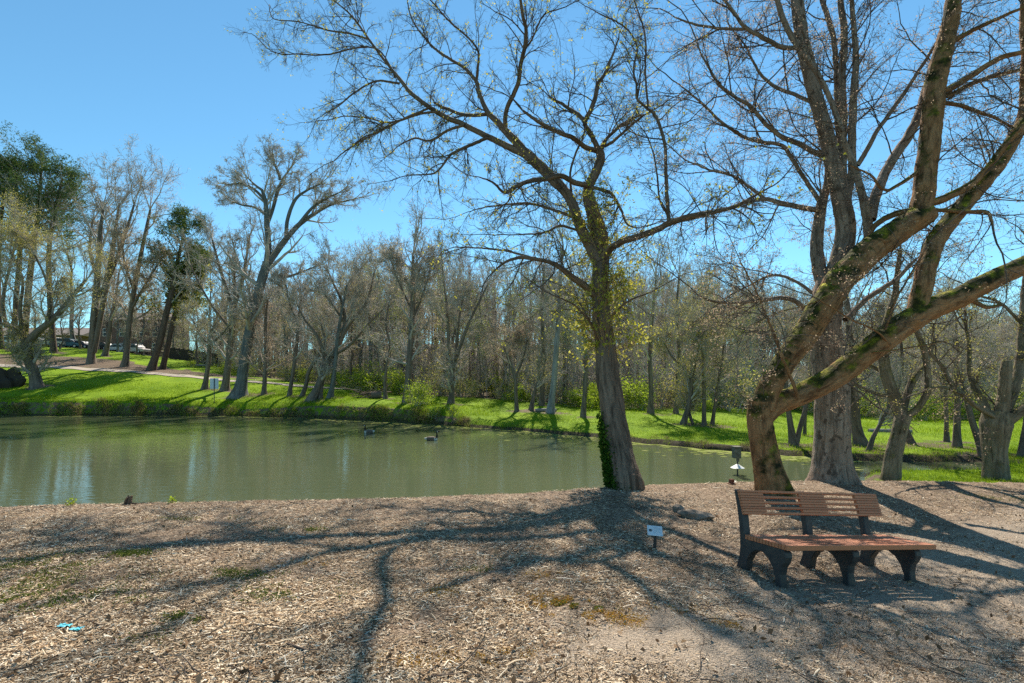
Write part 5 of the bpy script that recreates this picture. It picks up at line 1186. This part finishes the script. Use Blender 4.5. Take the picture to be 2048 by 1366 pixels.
for px, py, L, r, a, lab in ((1092, 824, 1.6, 0.13, 0.15, 'short grey log lying on the grass under the pale trunk'), (1780, 866, 2.2, 0.11, -0.2, 'fallen grey log on the lawn right of the grey tree'), (400, 733, 3.0, 0.16, 0.1, 'pale fallen log below the dark fence on the hill')):
    q = hit(px, py, 14); b = MB(); b.tube([(-L / 2, 0, r), (0, 0.03, r * 1.1), (L / 2, 0, r)], [r, r * 1.05, r * 0.9], 9); o = b.build('log', M['bark_pale'] if 'grey' in lab or 'pale' in lab else BF); o.location = tuple(q); o.rotation_euler = (0, 0, a); tag(o, lab, 'log')

# ------------------------------------------------------------------ cars along the lot on the hill
M['tyre'] = plain('tyre', (0.02, 0.02, 0.02), 0.9, 0.2); M['glass'] = plain('car_glass', (0.03, 0.04, 0.05), 0.5, 0.4, 0.05); M['rim'] = plain('rim', (0.4, 0.4, 0.42), 0.35, 0.5)
def car(px, d, rz, color, kind, label):
    q = at(px, d); L, H, Wd = {'sedan': (4.6, 1.42, 1.8), 'suv': (4.7, 1.72, 1.88), 'pickup': (5.5, 1.8, 1.95), 'truck': (5.8, 2.3, 2.1)}[kind]
    t = thing('parked_car' if kind in ('sedan', 'suv') else 'pickup_truck', label, 'car' if kind in ('sedan', 'suv') else 'truck', (q[0], q[1], q[2] + 0.08), rz, 'cars parked on the hill')
    pm = plain('paint', color, 0.6, 0.3, 0.04, 1, 0.0)
    h = L / 2; b_ = 0.28; s = 0.55 * H
    if kind == 'sedan': ol = [(-h, b_), (h, b_), (h, s * 0.8), (h - 0.9, s), (h - 1.55, H - 0.04), (h - 2.9, H), (-h + 0.75, s + 0.06), (-h, s)]
    elif kind == 'suv': ol = [(-h, b_), (h, b_), (h, s * 0.85), (h - 1.0, s), (h - 1.6, H - 0.05), (-h + 0.5, H), (-h + 0.05, s)]
    else: ol = [(-h, b_ + 0.12), (h, b_ + 0.12), (h, s), (h - 1.2, s + 0.08), (h - 1.8, H), (h - 3.2, H), (h - 3.3, s + 0.06), (-h, s + 0.06)]
    b = MB(); b.prism(ol, 'y', -Wd / 2, Wd / 2); b.build('body', pm, t, bevel=0.09)
    up = [p for p in ol if p[1] >= s - 0.02]
    xs_ = [p[0] for p in ol if p[1] > H - 0.1]; xa, xb = min(xs_), max(xs_)
    b = MB(); gl = [(xa - 0.1 if kind != 'sedan' else xa - 0.45, s + 0.07), (xb + 0.45, s + 0.07), (xb - 0.05, H - 0.14), (xa + 0.08, H - 0.14)]
    b.prism(gl, 'y', -Wd / 2 - 0.008, Wd / 2 + 0.008); b.build('window', M['glass'], t)
    b = MB(); b.box((xb + 0.38, 0, (s + H) / 2), (0.02, Wd * 0.8, (H - s) * 0.75), [list(r) for r in Matrix.Rotation(R_(-48), 3, 'Y')]); b.build('windscreen', M['glass'], t)
    for sx in (-1, 1):
        for sy in (-1, 1):
            b = MB(); c = (sx * (h - 0.85), sy * (Wd / 2 - 0.1), 0.33)
            pr = [(0.33 * math.cos(a), 0.33 * math.sin(a)) for a in np.linspace(0, 2 * math.pi, 17)[:-1]]
            b.prism([(c[0] + u, c[2] + v) for u, v in pr], 'y', c[1] - 0.11, c[1] + 0.11); wh = b.build('wheel', M['tyre'], t)
            b = MB(); b.prism([(c[0] + u * 0.6, c[2] + v * 0.6) for u, v in pr], 'y', c[1] - 0.118, c[1] + 0.118); b.build('rim', M['rim'], wh)
car(38, 91, 0.15, (0.75, 0.78, 0.82), 'suv', 'white car at the left end of the parked row on the hill')
car(74, 91, 0.1, (0.5, 0.53, 0.56), 'suv', 'silver car beside the white one, partly behind the curved tree')
car(104, 90.5, 0.05, (0.55, 0.5, 0.4), 'pickup', 'beige pickup truck in the parked row on the hill')
car(134, 91, 0.3, (0.06, 0.14, 0.18), 'suv', 'teal blue car right of the beige pickup')
car(162, 92, 0.0, (0.02, 0.03, 0.06), 'sedan', 'dark navy sedan just left of the twin trunk tree')
car(206, 92, 0.0, (0.015, 0.015, 0.02), 'sedan', 'black sedan seen between the trunks right of the twin trunk tree')
car(239, 91, 0.0, (0.5, 0.5, 0.52), 'sedan', 'silver sedan seen behind the russet tree')
car(270, 91, -0.1, (0.48, 0.42, 0.4), 'suv', 'pale silver car at the right end of the parked row')

# ------------------------------------------------------------------ brick buildings and fence on the hill
def brick_mat(nm, c1, c2):
    m = N(nm); p = m.obj(); sx = m.n('ShaderNodeSeparateXYZ', {0: p}); v = m.n('ShaderNodeCombineXYZ', {0: m.math('ADD', sx.outputs[0], sx.outputs[1]), 1: sx.outputs[2]}).outputs[0]
    b = m.n('ShaderNodeTexBrick', {'Vector': v, 'Color1': (*c1, 1), 'Color2': (*c2, 1), 'Mortar': (0.3, 0.28, 0.26, 1), 'Scale': 4.0, 'Mortar Size': 0.012})
    return m.pbr(b.outputs['Color'], 0.9, None, 0.15)
M['brick_wall'] = brick_mat('brick_wall', (0.15, 0.085, 0.065), (0.2, 0.115, 0.09)); M['roofing'] = plain('roof_shingle', (0.23, 0.19, 0.17), 0.9, 0.15, 0.2, 3, 0.4); M['trim'] = plain('white_trim', (0.7, 0.69, 0.66), 0.6, 0.3, 0.05)
def building(px, d, wd, dp, H, rz, label, wins, rows):
    q = at(px, d); t = thing('brick_building', label, 'building', (q[0], q[1], q[2] - 0.5), rz)
    b = MB(); b.box((0, 0, H / 2), (wd, dp, H)); wl = b.build('wall', M['brick_wall'], t)
    e = 0.6; b = MB(); b.prism([(-dp / 2 - e, H), (dp / 2 + e, H), (dp / 2 + e, H + 0.18), (0, H + 2.3), (-dp / 2 - e, H + 0.18)], 'x', -wd / 2 - e, wd / 2 + e); b.build('roof', M['roofing'], t)
    for r in range(rows):
        for k in range(wins):
            x = -wd / 2 + (k + 0.5) * wd / wins; z = 1.9 + r * 3.0
            b = MB(); b.box((x, -dp / 2 - 0.02, z), (1.5, 0.08, 1.6)); f = b.build('window', M['trim'], t)
            b = MB(); b.box((x, -dp / 2 - 0.035, z + 0.39), (1.3, 0.07, 0.66)); b.box((x, -dp / 2 - 0.035, z - 0.39), (1.3, 0.07, 0.66)); b.build('pane', M['glass'], f)
building(292, 108, 13, 9, 7.4, 0.06, 'two storey brick building with a low pitched roof behind the pines', 4, 2)
building(60, 112, 30, 9, 3.4, 0.03, 'long low brick building behind the parked cars', 9, 1)
M['fence_wood'] = plain('dark_fence_wood', (0.06, 0.048, 0.04), 0.9, 0.15, 0.3, 3, 0.3)
ft = thing('fence', 'dark board fence on the hill right of the brick building', 'fence', tuple(at(400, 88)))
pa, pb2 = at(330, 90), at(470, 86); n = 14; o0 = np.array(at(400, 88))
for i in range(n):
    a = pa + (pb2 - pa) * i / n; c = pa + (pb2 - pa) * (i + 1) / n; mid = (a + c) / 2; zz = gz(mid[0], mid[1]); L = np.linalg.norm((c - a)[:2]); an = math.atan2(c[1] - a[1], c[0] - a[0])
    b = MB(); rt = [list(r) for r in Matrix.Rotation(an, 3, 'Z')]
    for k in range(12): 
        f = (k + 0.5) / 12 - 0.5; b.box((mid[0] - o0[0] + f * L * math.cos(an), mid[1] - o0[1] + f * L * math.sin(an), zz - o0[2] + 1.0), (L / 12 * 0.94, 0.03, 2.0 + 0.03 * math.sin(k * 5)), rt)
    b.build('panel', M['fence_wood'], ft)
    b = MB(); b.box((a[0] - o0[0], a[1] - o0[1], gz(a[0], a[1]) - o0[2] + 1.05), (0.12, 0.12, 2.2)); b.build('post', M['fence_wood'], ft)

# ------------------------------------------------------------------ ground cover: chips, litter, weeds, grass
def chips(name, mat, n, smin, smax, sampler, seed, wr=0.28, tilt=0.28):
    g = np.random.default_rng(seed); x, y = sampler(g, n); n = len(x)
    z = mz(x, y); a = g.normal(0.25, 0.9, n); L = smin + (smax - smin) * g.beta(1.0, 4.0, n); wd = L * g.uniform(min(0.08, wr * 0.6), wr, n) + 0.0015; th = wd * g.uniform(0.25, 0.5, n)
    el = g.normal(0, tilt, n); ro = g.normal(0, 0.5, n)
    ux = np.stack([np.cos(a) * np.cos(el), np.sin(a) * np.cos(el), np.sin(el)], 1)
    side = norm(np.cross(ux, np.array([0, 0, 1.0]))); up = np.cross(side, ux)
    s2 = side * np.cos(ro)[:, None] + up * np.sin(ro)[:, None]; u2 = np.cross(s2, ux)
    c = np.stack([x, y, z + th * 0.5 + g.uniform(0, 0.012, n)], 1)
    hl = (L / 2)[:, None]; hw = (wd / 2)[:, None]; t = th[:, None]; bend = (L * g.normal(0, 0.05, n))[:, None]
    V = np.stack([c - ux * hl - s2 * hw * 0.5, c - ux * hl * 0.9 + s2 * hw * 0.6, c - ux * hl * 0.95 + u2 * t,
                  c - s2 * hw + u2 * bend, c + s2 * hw + u2 * bend, c + u2 * (t * 1.2 + bend),
                  c + ux * hl * 0.9 - s2 * hw * 0.6, c + ux * hl + s2 * hw * 0.5, c + ux * hl * 0.95 + u2 * t], 1).reshape(-1, 3)
    b = np.arange(n)[:, None] * 9
    Q = np.concatenate([b + np.array(f) for f in ([0, 3, 5, 2], [2, 5, 4, 1], [3, 6, 8, 5], [5, 8, 7, 4])])
    o = mesh(name, V, [Q], mat); return o
def mulch_sampler(ymin, ymax, pw_, soil=True):
    def f(g, n):
        u_ = g.uniform(0, 1, n * 3); e = 1 - pw_; y = (ymin ** e + (ymax ** e - ymin ** e) * u_) ** (1 / e); x = g.uniform(-1.35, 1.35, n * 3) * y
        ok = (y < np.interp(x, CR_X, CR_D) + 0.15) & (np.abs(x) < 16.5)
        if soil:
            gr = 0.6 * x - (y - 4.1) + 1.2 * vnoise(x, y, 1.6, 9); keep = np.clip(1.0 - gr * 0.9, 0.10, 1); ok &= g.uniform(0, 1, len(x)) < keep
        cl = vnoise(x, y, 2.6, 12) + vnoise(x, y, 7.0, 13); ok &= g.uniform(0, 1, len(x)) < np.clip(0.7 + 0.7 * cl, 0.1, 1)
        return x[ok][:n], y[ok][:n]
    return f
tag(chips('wood_chips', M['chip'], 270000, 0.010, 0.07, mulch_sampler(2.3, 12.5, 1.7), 61), kind='stuff')
tag(chips('bark_shreds', M['chip'], 15000, 0.06, 0.22, mulch_sampler(2.3, 12.5, 1.4), 62, 0.07, 0.16), kind='stuff')
tag(chips('fine_chips', M['chip'], 150000, 0.006, 0.03, mulch_sampler(2.3, 9, 2.2, False), 63, 0.5), kind='stuff')

def blades(name, mat, x, y, z, h, wd, g, lean_=0.35, k=1):
    n = len(x); a = g.uniform(0, 6.28, n); dv = np.stack([np.cos(a), np.sin(a), np.zeros(n)], 1); b_ = g.normal(0, lean_, (n, 3)); b_[:, 2] = 1; b_ = norm(b_)
    c = np.stack([x, y, z], 1); h = h[:, None]; w_ = (wd / 2)[:, None]
    bend = np.stack([g.normal(0, lean_, n), g.normal(0, lean_, n), np.zeros(n)], 1) * h
    V = np.stack([c - dv * w_, c + dv * w_, c + b_ * h * 0.6 + dv * w_ * 0.6, c + b_ * h * 0.6 - dv * w_ * 0.6, c + b_ * h + bend * 0.6], 1).reshape(-1, 3)
    i = np.arange(n)[:, None] * 5
    return mesh(name, V, [i + np.array([0, 1, 2, 3]), i + np.array([3, 2, 4])], mat)
# tufts over the pond banks
g = np.random.default_rng(71); n = 240000
px = g.uniform(-350, 2250, n); sd = g.beta(1.2, 1.8, n) * 1.9 - 0.05; ds = shore(px); d = ds + sd; x = (px - CX) / F * d
z = ground(x, d); cl = vnoise(px, sd * 30, 0.045, 21) + 0.8 * vnoise(px, sd * 10, 0.16, 22); keep = (z > WATER_Z - 0.02) & (g.uniform(0, 1, n) < np.clip(0.7 + 0.9 * cl, 0.2, 1) * np.where(px < 940, 1, 0.35) * np.where((px > 1690), 0.8, 1))
x, d, z, px, cl = x[keep], d[keep], z[keep], px[keep], cl[keep]
wave = vnoise(px, px * 0, 0.05, 23) + 0.9 * vnoise(px, px * 0, 0.13, 24) + 0.6 * vnoise(px, d * 20, 0.3, 25)
sdk = d - shore(px); keep2 = (sdk < 0.75 + 0.75 * np.clip(wave, -0.8, 1.2)) | (g.uniform(0, 1, len(px)) < 0.08)
x, d, z, px, cl, wave = x[keep2], d[keep2], z[keep2], px[keep2], cl[keep2], wave[keep2]
hh = g.uniform(0.1, 0.42, len(x)) * np.where(px < 940, 1.1, 0.5) * np.clip(0.75 + 0.6 * wave, 0.3, 1.5)
gsel = g.uniform(0, 1, len(x)) < np.clip(0.30 + 0.5 * vnoise(px, d * 30, 0.09, 26), 0.05, 0.8)
for nm, mt, k in (('bank_grass', M['bank_blade'], ~gsel), ('bank_sedge', M['grass_blade'], gsel)):
    tag(blades(nm, mt, x[k], d[k], z[k] - 0.03, hh[k], 0.00055 * d[k] * g.uniform(0.6, 1.3, k.sum()), g, 0.5), kind='stuff')
# green blades over the nearer lawn
n = 150000; px = g.uniform(950, 2350, n); d = 12.3 * (46 / 12.3) ** g.uniform(0, 1, n); x = (px - CX) / F * d; z = ground(x, d)
yc = np.interp(x, CR_X, CR_D); sd = d - shore(px); rd = np.interp(px, [1640, 1720], [0, 1])
nearlawn = (d > yc + 0.1) & (d < 15.3) & (g.uniform(0, 1, n) < rd) & ~((px > 1660) & (px < 1790) & (vnoise(x, d, 1.7, 31) > -0.25))
ok = ((sd > 0.3) & (g.uniform(0, 1, n) < np.clip(0.75 + 0.5 * vnoise(x, d, 0.9, 30), 0.2, 1))) | nearlawn | ((px > 1990) & (sd > -3) & (d > yc + 0.1))
x, d, z = x[ok], d[ok], z[ok]
tag(blades('lawn_blades', M['grass_blade'], x, d, z - 0.01, g.uniform(0.05, 0.16, len(x)) * np.clip(1.1 + 0.6 * vnoise(x, d, 1.1, 30), 0.5, 1.7), 0.0006 * d * g.uniform(0.6, 1.3, len(x)), g, 0.4), kind='stuff')
n = 60000; px = g.uniform(-350, 1000, n); sd = 0.9 + 14 * g.beta(1, 2, n); d = shore(px) + sd; x = (px - CX) / F * d; ok = vnoise(x, d, 0.5, 33) > -0.3; x, d = x[ok], d[ok]
tag(blades('far_lawn_blades', M['grass_blade'], x, d, ground(x, d), g.uniform(0.06, 0.17, len(x)), 0.0007 * d * g.uniform(0.6, 1.3, len(x)), g, 0.4), kind='stuff')
# algae and scum along the far shore
n = 9000; px = g.uniform(-350, 1720, n); ex = np.where(g.uniform(0, 1, n) < 0.45, g.exponential(0.12, n), g.exponential(np.interp(px, [0, 500, 750, 1000, 1300, 1600], [0.25, 0.5, 1.7, 1.3, 0.5, 0.6]), n)); d = shore(px) - 0.02 - ex; x = (px - CX) / F * d
ok = (vnoise(x, d, 1.2, 40) + 0.5 * vnoise(x, d, 3.5, 41) > -0.1) | (ex < 0.25); x, d = x[ok], d[ok]; n = len(x); a = np.arange(7) * 2 * math.pi / 7
rr = g.uniform(0.02, 0.10, n)[:, None] * g.uniform(0.5, 1.2, (n, 7)); V = np.stack([x[:, None] + rr * np.cos(a) * 1.7, d[:, None] + rr * np.sin(a), np.full((n, 7), WATER_Z + 0.006) + g.uniform(0, 0.006, (n, 1))], -1).reshape(-1, 3)
tag(mesh('pond_algae', V, [np.arange(n * 7).reshape(n, 7)], M['algae']), kind='stuff')
# weeds and moss in the mulch
def weeds(name, spots, mat, per, size, seed, hgt=0.04):
    g = np.random.default_rng(seed); P = []
    for px, py, sx_, sy_, dn in spots:
        q = hit(px, py); m = int(per * dn); xx = q[0] + g.normal(0, sx_ * 1.25, m); yy = q[1] + g.normal(0, sy_ * 1.5, m); k = (vnoise(xx, yy, 9, 3) + 0.7 * vnoise(xx, yy, 23, 4) > -0.05)
        xx, yy = xx[k], yy[k]; P.append(np.stack([xx, yy, mz(xx, yy) + g.uniform(0.004, hgt, len(xx))], 1))
    return tag(leaves(name, np.vstack(P), size, mat, None, g, 1, 0.004, 0.6), kind='stuff')
weeds('green_weeds', [(30, 1150, 0.28, 0.2, 1.6), (90, 1185, 0.25, 0.14, 1.5), (60, 1130, 0.3, 0.12, 1.0), (250, 1108, 0.16, 0.05, 1.0), (455, 1152, 0.22, 0.06, 0.7), (600, 1060, 0.14, 0.05, 0.8), (375, 1238, 0.07, 0.03, 0.5), (570, 1190, 0.18, 0.06, 0.7), (205, 1200, 0.15, 0.06, 0.4), (390, 1040, 0.3, 0.06, 0.4), (1990, 1000, 0.4, 0.2, 0.5), (150, 1008, 0.25, 0.08, 0.35), (20, 1215, 0.15, 0.08, 0.6)], M['leaf_weed'], 1700, 0.018, 81, 0.03)
weeds('yellow_moss', [(70, 1165, 0.4, 0.2, 1.0), (190, 1200, 0.2, 0.06, 0.7), (440, 1150, 0.2, 0.05, 0.6), (590, 1180, 0.25, 0.08, 0.5), (1140, 1212, 0.08, 0.03, 0.8), (1185, 1215, 0.07, 0.03, 0.7), (960, 1140, 0.1, 0.04, 0.3), (1170, 970, 0.3, 0.1, 0.3), (2010, 997, 0.5, 0.12, 0.9), (330, 1275, 0.15, 0.05, 0.4)], M['leaf_weed'], 1800, 0.014, 82, 0.015)
M['moss_orange'] = leaf_mat('moss_orange', (0.32, 0.15, 0.02), (0.48, 0.25, 0.04), (0.52, 0.36, 0.05), 0.3)
weeds('orange_moss', [(1135, 1205, 0.17, 0.07, 2.0), (1100, 1220, 0.1, 0.04, 0.8), (1190, 1230, 0.1, 0.04, 0.6), (950, 1315, 0.14, 0.05, 0.6), (1010, 1310, 0.12, 0.05, 0.5), (810, 1330, 0.09, 0.04, 0.4), (1120, 1155, 0.14, 0.05, 0.6), (1250, 1240, 0.1, 0.05, 0.4), (600, 1130, 0.16, 0.05, 0.4), (880, 1185, 0.12, 0.05, 0.4), (1345, 1215, 0.12, 0.06, 0.3), (1470, 1250, 0.1, 0.04, 0.3)], M['moss_orange'], 2600, 0.012, 83, 0.012)

# dry leaves and bits of twig lying in the mulch
g = np.random.default_rng(91); lx, ly = mulch_sampler(2.3, 12.0, 1.3, False)(g, 2600); P = np.stack([lx, ly, mz(lx, ly) + 0.012], 1)
tag(leaves('dry_leaves', P, 0.05, M['litter_leaf'], None, g, 1, 0.004, 0.6), kind='stuff')
lx, ly = mulch_sampler(2.3, 12.0, 1.2, False)(g, 900); n = len(lx); a = g.uniform(0, 6.28, n)
tw = TB(); tw.add(*grow(np.stack([lx, ly, mz(lx, ly) + 0.012], 1), np.stack([np.cos(a), np.sin(a) * 0.7, np.zeros(n)], 1), g.uniform(0.08, 0.4, n), g.uniform(0.002, 0.006, n), 5, 0.16, 0.0, 0.5, g), 4)
tag(tw.build('twig_litter', M['stick'] if 'stick' in M else M['twig'], None), kind='stuff')

# sticks, stump, leaves of litter
M['stick'] = bark_mat('stick_bark', (0.09, 0.06, 0.045), (0.33, 0.24, 0.18), (0.24, 0.17, 0.12), 25)
def stick(pts, w_, label, cat='stick', mat='stick'):
    w3 = []
    for px, py in pts: q = nhit(px, py); w3.append((q[0], q[1], float(mz(np.array([q[0]]), np.array([q[1]]))[0]) + w_ * 0.8))
    o0 = np.mean(w3, axis=0); o4 = crom([(*(np.array(p) - o0), w_) for p in w3], 16); o4[:, 3] *= np.linspace(1, 0.55, 16)
    tb = TB(); solid_trunk(tb, o4, 8, 0.08, 0, int(abs(pts[0][0]))); o = mesh('stick', np.concatenate(tb.V), [np.concatenate(tb.Q)], M[mat], None, True, np.concatenate(tb.B)); o.location = tuple(o0)
    tag(o, label, cat)
stick([(575, 1293), (620, 1303), (660, 1298), (690, 1284)], 0.012, 'curved brown stick on the mulch below the pond view')
stick([(862, 1360), (900, 1354), (935, 1349)], 0.011, 'short thick stick at the bottom edge of the picture')
stick([(676, 1328), (688, 1345), (702, 1358), (720, 1360)], 0.007, 'thin hooked stick near the bottom edge')
stick([(310, 1325), (325, 1340), (338, 1352)], 0.012, 'stubby brown stick in the mulch at the lower left')
stick([(460, 1316), (490, 1300), (507, 1292)], 0.007, 'pale straight stick in the mulch at the lower left')
stick([(1355, 1085), (1372, 1098), (1390, 1112)], 0.006, 'thin pale stick in the mulch left of the bench')
stick([(262, 1007), (276, 1004), (290, 1003)], 0.012, 'pale stick lying beside the small stump')
stick([(1570, 1110), (1600, 1125), (1640, 1135)], 0.006, 'thin tan stick lying under the bench')
q = nhit(254, 1004); sp_ = thing('small_stump', 'small splintered brown stump on the mulch edge by the water', 'stump', tuple(q)); g = np.random.default_rng(4); b = MB()
for k in range(26):
    a = g.uniform(0, 6.28); r = 0.055 * math.sqrt(g.uniform()); h = g.uniform(0.06, 0.16); c = np.array([r * math.cos(a), r * math.sin(a), -0.03]); b.tube([c, c + np.array([0.025, 0, h * 0.6]), c + np.array([0.04, g.normal(0, 0.01), h])], [0.016, 0.014, 0.007], 5)
b.build('splinters', M['bark_brown'], sp_)
M['blue'] = plain('blue_paper', (0.10, 0.5, 0.62), 0.6, 0.3, 0.15, 30, 0.3)
for px, py, sz, lab in ((131, 1258, 0.045, 'crumpled blue scrap of litter, left one of two'), (153, 1265, 0.04, 'crumpled blue scrap of litter, right one of two')):
    q = hit(px, py); gg = np.random.default_rng(px); n = 7; gx, gy = np.meshgrid(np.linspace(-1, 1, n), np.linspace(-0.5, 0.5, n)); zz = gg.uniform(0, 0.35, gx.shape)
    V = np.stack([gx + gg.normal(0, 0.12, gx.shape), gy + gg.normal(0, 0.1, gx.shape), zz], -1).reshape(-1, 3) * sz; V[:, 2] += 0.012
    o = mesh('litter_scrap', V, [grid_faces(n, n)], M['blue']); o.location = (q[0], q[1], float(mz(np.array([q[0]]), np.array([q[1]]))[0])); tag(o, lab, 'litter', 'blue litter scraps')
# small plants on the near bank edge
for px, py, s, lab in ((146, 1012, 0.14, 'little leafy plant on the mulch edge left of the small stump'), (345, 1006, 0.10, 'tiny yellow weed on the mulch edge right of the small stump')):
    g = np.random.default_rng(px); q = nhit(px, py); t = thing('small_plant', lab, 'plant', tuple(q)); m = 8
    B1 = grow(np.zeros((m, 3)), g.normal(0, 0.5, (m, 3)) + np.array([0, 0, 1.0]), s * g.uniform(0.5, 1.1, m), np.full(m, 0.003), 4, 0.1, 0, 0.5, g); tb = TB(); tb.add(*B1, 4); tb.build('stem', M['shoot'], t)
    leaves('foliage', np.vstack([tip_points(B1[0], g), tip_points(B1[0], g, 1, True)]), 0.035, M['leaf_bush'], t, g, 5, 0.02)

# bare earth round each lawn trunk, then hand the masks to the lawn sheet
Lx, Ly, di = LAWN['X'], LAWN['Y'], LAWN['dirt']
for a, b_, r in TRUNK_XY: di = di + 0.75 * np.exp(-(((Lx - a - 0.3) / (r * 1.3)) ** 2 + ((Ly - b_) / (r * 1.0)) ** 2))
for nm, arr in (('dirt', di), ('mud', LAWN['mud'])):
    at_ = lawn.data.attributes.new(nm, 'FLOAT', 'POINT'); at_.data.foreach_set('value', np.clip(arr, 0, 1).astype(np.float32).ravel())
for d_ in list(bpy.data.objects):
    if d_.type == 'EMPTY' and d_.parent is None and 'label' not in d_ : bpy.data.objects.remove(d_)
